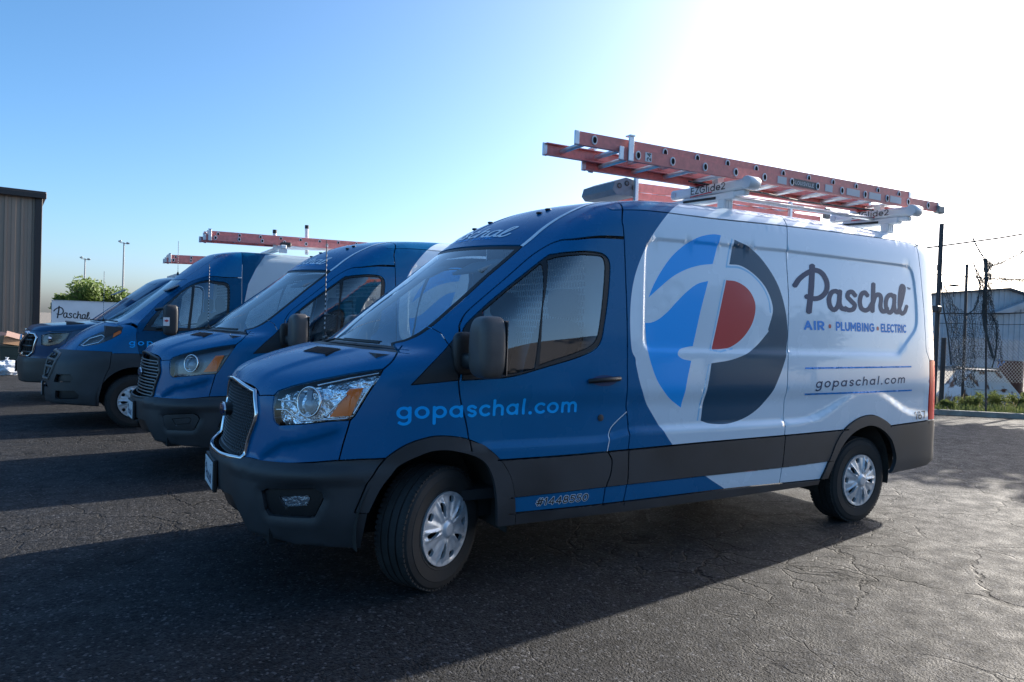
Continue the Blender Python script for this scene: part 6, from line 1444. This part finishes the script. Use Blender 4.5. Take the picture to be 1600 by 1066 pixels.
# ---- drum with blue strap
M_DRUM = mat('dark_red_drum', (.035, .012, .012), .6, noise=(7, .4)); dr = empty('drum', on(1581, 18, .0))
prof = [(0, 0), (.27, 0)]
for z in np.linspace(.05, 1.02, 12): prof += [(.275 + .008 * (int(z * 12) % 2), z)]
prof += [(.285, 1.05), (.27, 1.08), (.25, 1.06), (.25, .9), (0, .9)]
MB().lathe(prof, 28, 'z').build('barrel', M_DRUM, dr, True)
for z in (.35, .70): MB().lathe([(.285, z - .02), (.297, z), (.285, z + .02)], 28, 'z').build('hoop', M_DRUM, dr, True)
tag(dr, 'dark red-brown open drum standing beside the rusty hopper', 'drum')
rp = empty('blue_strap', on(1562, 17.7, 1.0)); M_STR = mat('blue_strap', (.03, .16, .42), .6)
MB().tube([(0, 0, .12), tuple(ax * .03 + Vector((0, 0, .05))), tuple(ax * .06 + Vector((0, 0, -.03))), tuple(ax * .14 + Vector((0, 0, .06)))], .02, 6).tube([tuple(ax * .03), tuple(ax * -.02 + Vector((0, 0, -.10)))], .015, 6).build('strap', M_STR, rp, True)
tag(rp, 'bright blue strap knotted over the rim of the dark drum', 'strap')
# ---- warehouse beyond the fence
M_CORR = mat('grey_corrugated', (.36, .41, .46), .5, .2, noise=(2, .12)); M_TRIMD = mat('dark_trim', (.05, .05, .055), .5)
wh = empty('warehouse', on(1500, 45)); D = 45.
def corrugated(mb, a, b, za, zb, pitch=.30, dep=.035, out=None):
    a = Vector(a); b = Vector(b); L_ = (b - a).length; u = (b - a).normalized(); o = out or Vector((u.y, -u.x, 0)); n = int(L_ / pitch); pitch = L_ / n; vs = []; fs = []
    prof = [(0, 0), (.62, 0), (.70, 1), (.92, 1)]
    xs = [(k + p) * pitch for k in range(n) for p, _ in prof] + [n * pitch]; ds = [q for _ in range(n) for _, q in prof] + [0]
    for x, d in zip(xs, ds):
        t = x / L_; zt_ = za + (zb - za) * t; p = a + u * x + o * d * dep; vs += [(p.x, p.y, a.z), (p.x, p.y, zt_)]
    for i in range(len(xs) - 1): fs.append((2 * i, 2 * i + 2, 2 * i + 3, 2 * i + 1))
    return mb.add(vs, fs)
pl, pm_, pr = at(1340, 466, D), at(1573, 450, D), at(1720, 497, D)
lo = lambda p: Vector((p.x, p.y, 0)) - wh.location
toward = Vector((-FW.x, -FW.y, 0)).normalized()
corrugated(MB(), lo(pl), lo(pm_), pl.z, pm_.z, .34, .05, toward).build('gable_wall', M_CORR, wh); corrugated(MB(), lo(pm_), lo(pr), pm_.z, pr.z, .34, .05, toward).build('gable_wall', M_CORR, wh)
back = -toward * 18
for a, b in ((pl, pm_), (pm_, pr)):
    v = [a - wh.location, b - wh.location, b - wh.location + back, a - wh.location + back]; v = [p + toward * (.35 if i < 2 else 0) for i, p in enumerate(v)]
    MB().add(v + [p - Vector((0, 0, .12)) for p in v], [(0, 1, 2, 3), (4, 7, 6, 5), (0, 4, 5, 1), (1, 5, 6, 2), (2, 6, 7, 3), (3, 7, 4, 0)]).build('roof', M_TRIMD, wh)
cp_ = [at(1546, 489, D) , at(1720, 425, D - .5), at(1720, 440, D - .5), at(1560, 492, D)]
MB().add([p - wh.location + toward * .6 for p in cp_] + [p - wh.location + toward * .1 for p in cp_], [(0, 1, 2, 3), (4, 7, 6, 5), (0, 4, 5, 1), (1, 5, 6, 2), (2, 6, 7, 3), (3, 7, 4, 0)]).build('lean_to_roof', M_CORR, wh)
tag(wh, 'blue-grey corrugated metal warehouse with low gable beyond the fence', 'warehouse')
ds = empty('roof_dish', at(1490, 459, 44)); MB().lathe([(.32, .10), (.26, .03), (.12, 0), (0, -.01)], 20, 'z', (0, 0, .45)).tube([(0, 0, -.2), (0, 0, .45)], .03, 6).tube([(.1, 0, .48), (.45, 0, .58)], .015, 5).build('dish', M_TRIMD, ds, True); tag(ds, 'small dark dish on a stalk above the warehouse roof edge', 'dish')
# ---- brown metal building
M_BRN = mat('brown_metal', (.29, .215, .165), .45, .3, noise=(1.5, .08)); M_BRND = mat('dark_brown_trim', (.022, .018, .018), .45)
bb = empty('metal_building', (3.22, -18.7, 0), R(6)); Hb = 4.55
for k in range(34):
    x = k * .36; prof = [(0, 0), (.10, 0), (.115, .012), (.20, .012), (.215, 0), (.30, 0), (.305, .035), (.355, .035), (.36, 0)]
    if k == 0:
        vs = []; fs = []
        for u, d in prof: vs += [(u, d, 0), (u, d, Hb)]
        for i in range(len(prof) - 1): fs.append((2 * i, 2 * i + 1, 2 * i + 3, 2 * i + 2))
        pm0 = MB().add(vs, fs).mesh('wall_panel', M_BRN)
    link('wall_panel', pm0, bb, (x, 0, 0))
MB().box((.0, -6, Hb / 2), (.03, 12, Hb)).build('side_wall', M_BRN, bb)
MB().box((-.03, .03, Hb / 2), (.17, .12, Hb), None, .01).build('corner_trim', M_BRND, bb)
MB().box((6.1, -5.9, Hb + .06), (12.6, 12.2, .16), None, .02).box((6.1, .17, Hb + .02), (12.6, .10, .14), None, .01).build('roof_trim', M_BRND, bb)
tag(bb, 'dark brown ribbed metal building with black roof trim', 'building')
wb = empty('wheeled_bin', (3.60, -17.3, 0)); wb.scale = (.74, .74, .70); M_BIN = mat('green_bin', (.03, .045, .035), .5)
MB().prism([(-.26, 0), (.26, 0), (.30, .78), (-.30, .78)], lambda u, v, w: (u, -.26 + w, v), .52).build('body', M_BIN, wb); MB().box((0, 0, .80), (.66, .58, .045), None, .01).build('rim', M_BIN, wb)
for s in (-1, 1): MB().lathe([(0, -.03), (.09, -.03), (.09, .03), (0, .03)], 14, 'x', (s * .24, -.28, .09)).build('wheel', M_BLACK, wb)
for z in (.25, .5): MB().box((0, .262, z), (.54, .02, .03)).build('rib', M_BIN, wb)
tag(wb, 'dark green wheeled bin against the brown building', 'bin')
cb = empty('cardboard_box', (3.62, -17.3, .585)); cb.scale = (.8, .8, .8); M_CARD = mat('cardboard', (.36, .21, .12), .85); cb.rotation_euler = (R(4), R(-9), R(20))
MB().box((0, 0, .14), (.52, .4, .26)).build('carton', M_CARD, cb)
for s in (-1, 1): MB().bar((-.26, s * .2, .27), (.26, s * .34, .33), .02, .16).build('flap', mat('card_inside', (.42, .28, .24), .85), cb)
tag(cb, 'open cardboard box lying on the green bin', 'box')
def sack(loc, r, sd, m, label):
    g = np.random.default_rng(sd); t = empty('rubbish_bag', loc); bm = bmesh.new(); bmesh.ops.create_icosphere(bm, subdivisions=4, radius=1.)
    from mathutils import noise as nz
    for v in bm.verts:
        n = nz.noise(v.co * 2.2 + Vector((sd, 0, 0))) * .22 + nz.noise(v.co * 6 + Vector((0, sd, 0))) * .09; v.co *= (1 + n); v.co.z = max(v.co.z * .62, -.36) + .36; v.co *= r
    me = bpy.data.meshes.new('bag'); bm.to_mesh(me); bm.free(); me.materials.append(m); o = link('bag', me, t)
    MB().lathe([(.05 * r, .0), (.03 * r, .10 * r), (.12 * r, .26 * r), (.10 * r, .24 * r), (.0, .1 * r)], 9, 'z', (0, 0, .93 * r)).build('knot', m, t); return tag(t, label, 'bag', 'rubbish bags by the bin')
M_BAG = mat('pale_bag', (.55, .58, .63), .35, noise=(6, .2)); sack((3.50, -15.3, 0), .33, 2, M_BAG, 'larger pale plastic rubbish bag on the ground by the bin'); sack((3.05, -15.5, 0), .22, 5, M_BAG, 'smaller pale rubbish bag beside the long-hooded van')
# ---- trailer, light poles, tree far behind
tr = empty('box_trailer', (at(82, 500, 46).x, at(82, 500, 46).y, 0)); zt = at(82, 470, 46).z; ln = 7.0
M_TRW = mat('trailer_white', (.74, .75, .77), .4, noise=(1.5, .06))
MB().box((-ln / 2, 0, (zt + .55) / 2), (ln, 2.3, zt - .55)).build('box', M_TRW, tr)
MB().box((-ln / 2, 0, zt + .02), (ln + .06, 2.36, .05)).build('roof_edge', M_ALU, tr); MB().box((.012, 0, (zt + .55) / 2), (.03, 2.0, zt - .75)).build('ramp_door', mat('trailer_beige', (.34, .31, .27), .6), tr)
for x in (-3.2, -4.0): MB().lathe([(.0, -.1), (.34, -.1), (.34, .1), (0, .1)], 20, 'y', (x, 1.12, .34)).build('wheel', M_TYRE, tr)
st = [(smooth_poly(P_, 4), w) for P_, w in SCRIPT]; kx = 1.95 / 780
me = print_mesh('trailer_lettering', stroke_faces(st, lambda q: q), None, None, M_BLACKINK, flat=lambda u, v: (-.12 - (u - 182) * kx, 1.153, zt - 1.12 + (765 - v) * kx * .95)); link('trailer_lettering', me, tr)
tag(tr, 'white box trailer with black script lettering behind the vans', 'trailer')
def light_pole(px, top, d, label):
    b = on(px, d); t = empty('light_pole', b); h = at(px, top, d).z
    MB().tube([(0, 0, 0), (0, 0, h * .5), (0, 0, h)], [.11, .085, .06], 8).build('pole', M_GALV, t, True)
    MB().tube([(-.38, 0, h - .14), (.38, .1, h - .04)], .04, 6).build('arm', M_GALV, t)
    for s in (-1, 1): MB().box((s * .35, .05, h + .02 - .07 * s * -1), (.30, .24, .13), Matrix.Rotation(R(18 * s), 3, 'Y'), .02).build('lamp_head', M_GALV, t)
    return tag(t, label, 'light pole', 'floodlight poles')
light_pole(190, 379, 70, 'taller twin-head floodlight pole rising over the van roofs'); light_pole(130, 404, 76, 'shorter floodlight pole nearer the brown building')
tree('leafy_tree', on(145, 62), at(140, 433, 62).z, 3.0, 6000, M_LEAF, .17, 'broad bright green tree behind the white trailer', 11)
tree('leafy_tree', on(105, 64), at(105, 455, 64).z, 1.5, 2200, M_LEAF, .16, 'smaller green tree nearest the brown building', 12)
# ---- what stands behind the photographer and to the sunny side (seen in reflections and as shade)
tree('shade_tree', (-18.6, -2.2, 0), 5.6, 1.9, 5200, M_LEAFD, .13, 'dark bushy tree shading the road beside the verge', 31)
hs_ = empty('brick_house', (-8, 22, 0)); M_BRK = mat('house_brick', (.17, .155, .145), .9, noise=(6, .2)); M_ROOFD = mat('house_shingle', (.06, .055, .055), .9, noise=(5, .2))
MB().box((0, 0, 1.4), (17, 7, 2.8)).build('wall', M_BRK, hs_); MB().prism([(-4.1, 2.7), (4.1, 2.7), (0, 4.9)], lambda u, v, w: (-9 + w, u, v), 18).build('roof', M_ROOFD, hs_)
for x in (-6, -2.5, 3, 6.5):
    w = MB().box((x, -3.52, 1.6), (1.3, .06, 1.2)).build('window', M_PLATE, hs_); MB().box((x, -3.555, 1.6), (1.15, .02, 1.05)).build('pane', M_NAVY, w)
tag(hs_, 'long low brick house across the street behind the photographer', 'house')
for i, (x, y, h, r) in enumerate(((-21, 20, 7.5, 3.0), (1, 17.5, 5.5, 2.2), (12, 22, 8.5, 3.4), (-34, 24, 8, 3.4))): tree('street_tree', (x, y, 0), h, r, 3200, M_LEAFD, .22, ('tree at the far end of the brick house', 'tree in front of the brick house porch', 'tallest tree beyond the brick house', 'tree farthest along the street')[i], 41 + i)

# ------------------------------------------------------------------ the row of vans
v1, ob1 = make_transit('work_van', (0, 0, 0), 0, True, True, R(28))
tag(v1, 'blue and white work van with big round logo and chrome-framed mesh grille', 'van', 'work vans parked in a row')
v2, ob2 = make_transit('work_van', (.321, -3.338, 0), .097, False, False, 0)
tag(v2, 'blue work van with stacked-bar grille, second from the camera', 'van', 'work vans parked in a row')
v3, ob3, F3 = make_snub_van((1.30, -6.90, 0), .06)
tag(v3, 'blue snub-nosed van with wide grey bumper and arrow sticker on mirror', 'van', 'work vans parked in a row')
v4, ob4, F4 = make_truck_nosed_van((1.85, -10.35, 0), .05)
tag(v4, 'dark blue long-hooded van with chrome grille nearest the brown building', 'van', 'work vans parked in a row')
rk = roof_rack((-2.37, -4.37), (2.425, 2.45)); tag(rk, 'white drop-down ladder rack on the roof of the big-logo van', 'ladder rack', 'ladder racks')
l1 = extension_ladder(-1.27, -4.90, 2.645, .0165, .82, .40, -.34, .41); tag(l1, 'red fibreglass extension ladder on the near side of the big-logo van roof', 'ladder', 'extension ladders')
s1 = step_ladder(-2.14, -5.0, 2.69, -.62); tag(s1, 'red stepladder with grey top cap lying on the far side of the rack', 'stepladder')
l3 = extension_ladder(0, -3.9, 0, .02, .21, -.21, .05, .3, False); l3.location = (.40, -6.75, 2.62); l3.rotation_euler = (0, 0, .03); tag(l3, 'red extension ladder on the roof of the snub-nosed van', 'ladder', 'extension ladders')
r3 = empty('ladder_rack', (0, 0, 0))
for x in (-.62, -2.6):
    MB().bar((x, -6.1, 2.53), (x, -7.7, 2.53), .08, .06, bev=.01).build('crossbar', M_RACKW, r3)
    for y in (-6.15, -7.6): MB().box((x, y, 2.49), (.10, .08, .09)).build('foot', M_RACKW, r3)
MB().tube([(-.60, -6.62, 2.5), (-.59, -6.62, 2.77)], .028, 10).build('stop_post', M_RACKW, r3, True); MB().tube([(-1.10, -6.72, 2.5), (-1.09, -6.72, 2.90)], .028, 10).build('stop_post', M_RACKW, r3, True)
for p in ((-.59, -6.62, 2.775), (-1.09, -6.72, 2.905)): MB().lathe([(.032, 0), (.032, .05), (0, .055)], 12, 'z', p).build('post_cap', M_BLACK, r3, True)
MB().bar((-.62, -6.55, 2.56), (-1.6, -6.75, 2.62), .07, .05, bev=.01).build('glide_arm', M_RACKW, r3); MB().box((-.72, -6.45, 2.60), (.16, .10, .07), None, .02).build('latch', M_BLACK, r3)
tag(r3, 'white rack with two upright posts on the snub-nosed van', 'ladder rack', 'ladder racks')
l4 = extension_ladder(0, -3.5, 0, .03, .2, -.2, .05, .3, False); l4.location = (.66, -10.1, 2.49); tag(l4, 'red extension ladder end showing over the long-hooded van roof', 'ladder', 'extension ladders')
r4 = empty('ladder_rack', (0, 0, 0))
for x in (-.6, -2.3):
    MB().bar((x, -9.5, 2.40), (x, -11.1, 2.40), .07, .06).build('crossbar', M_RACKW, r4)
    for y in (-9.6, -11.0): MB().box((x, y, 2.30), (.08, .08, .22)).build('foot', M_RACKW, r4)
tag(r4, 'white cross-bar rack on the long-hooded van', 'ladder rack', 'ladder racks')
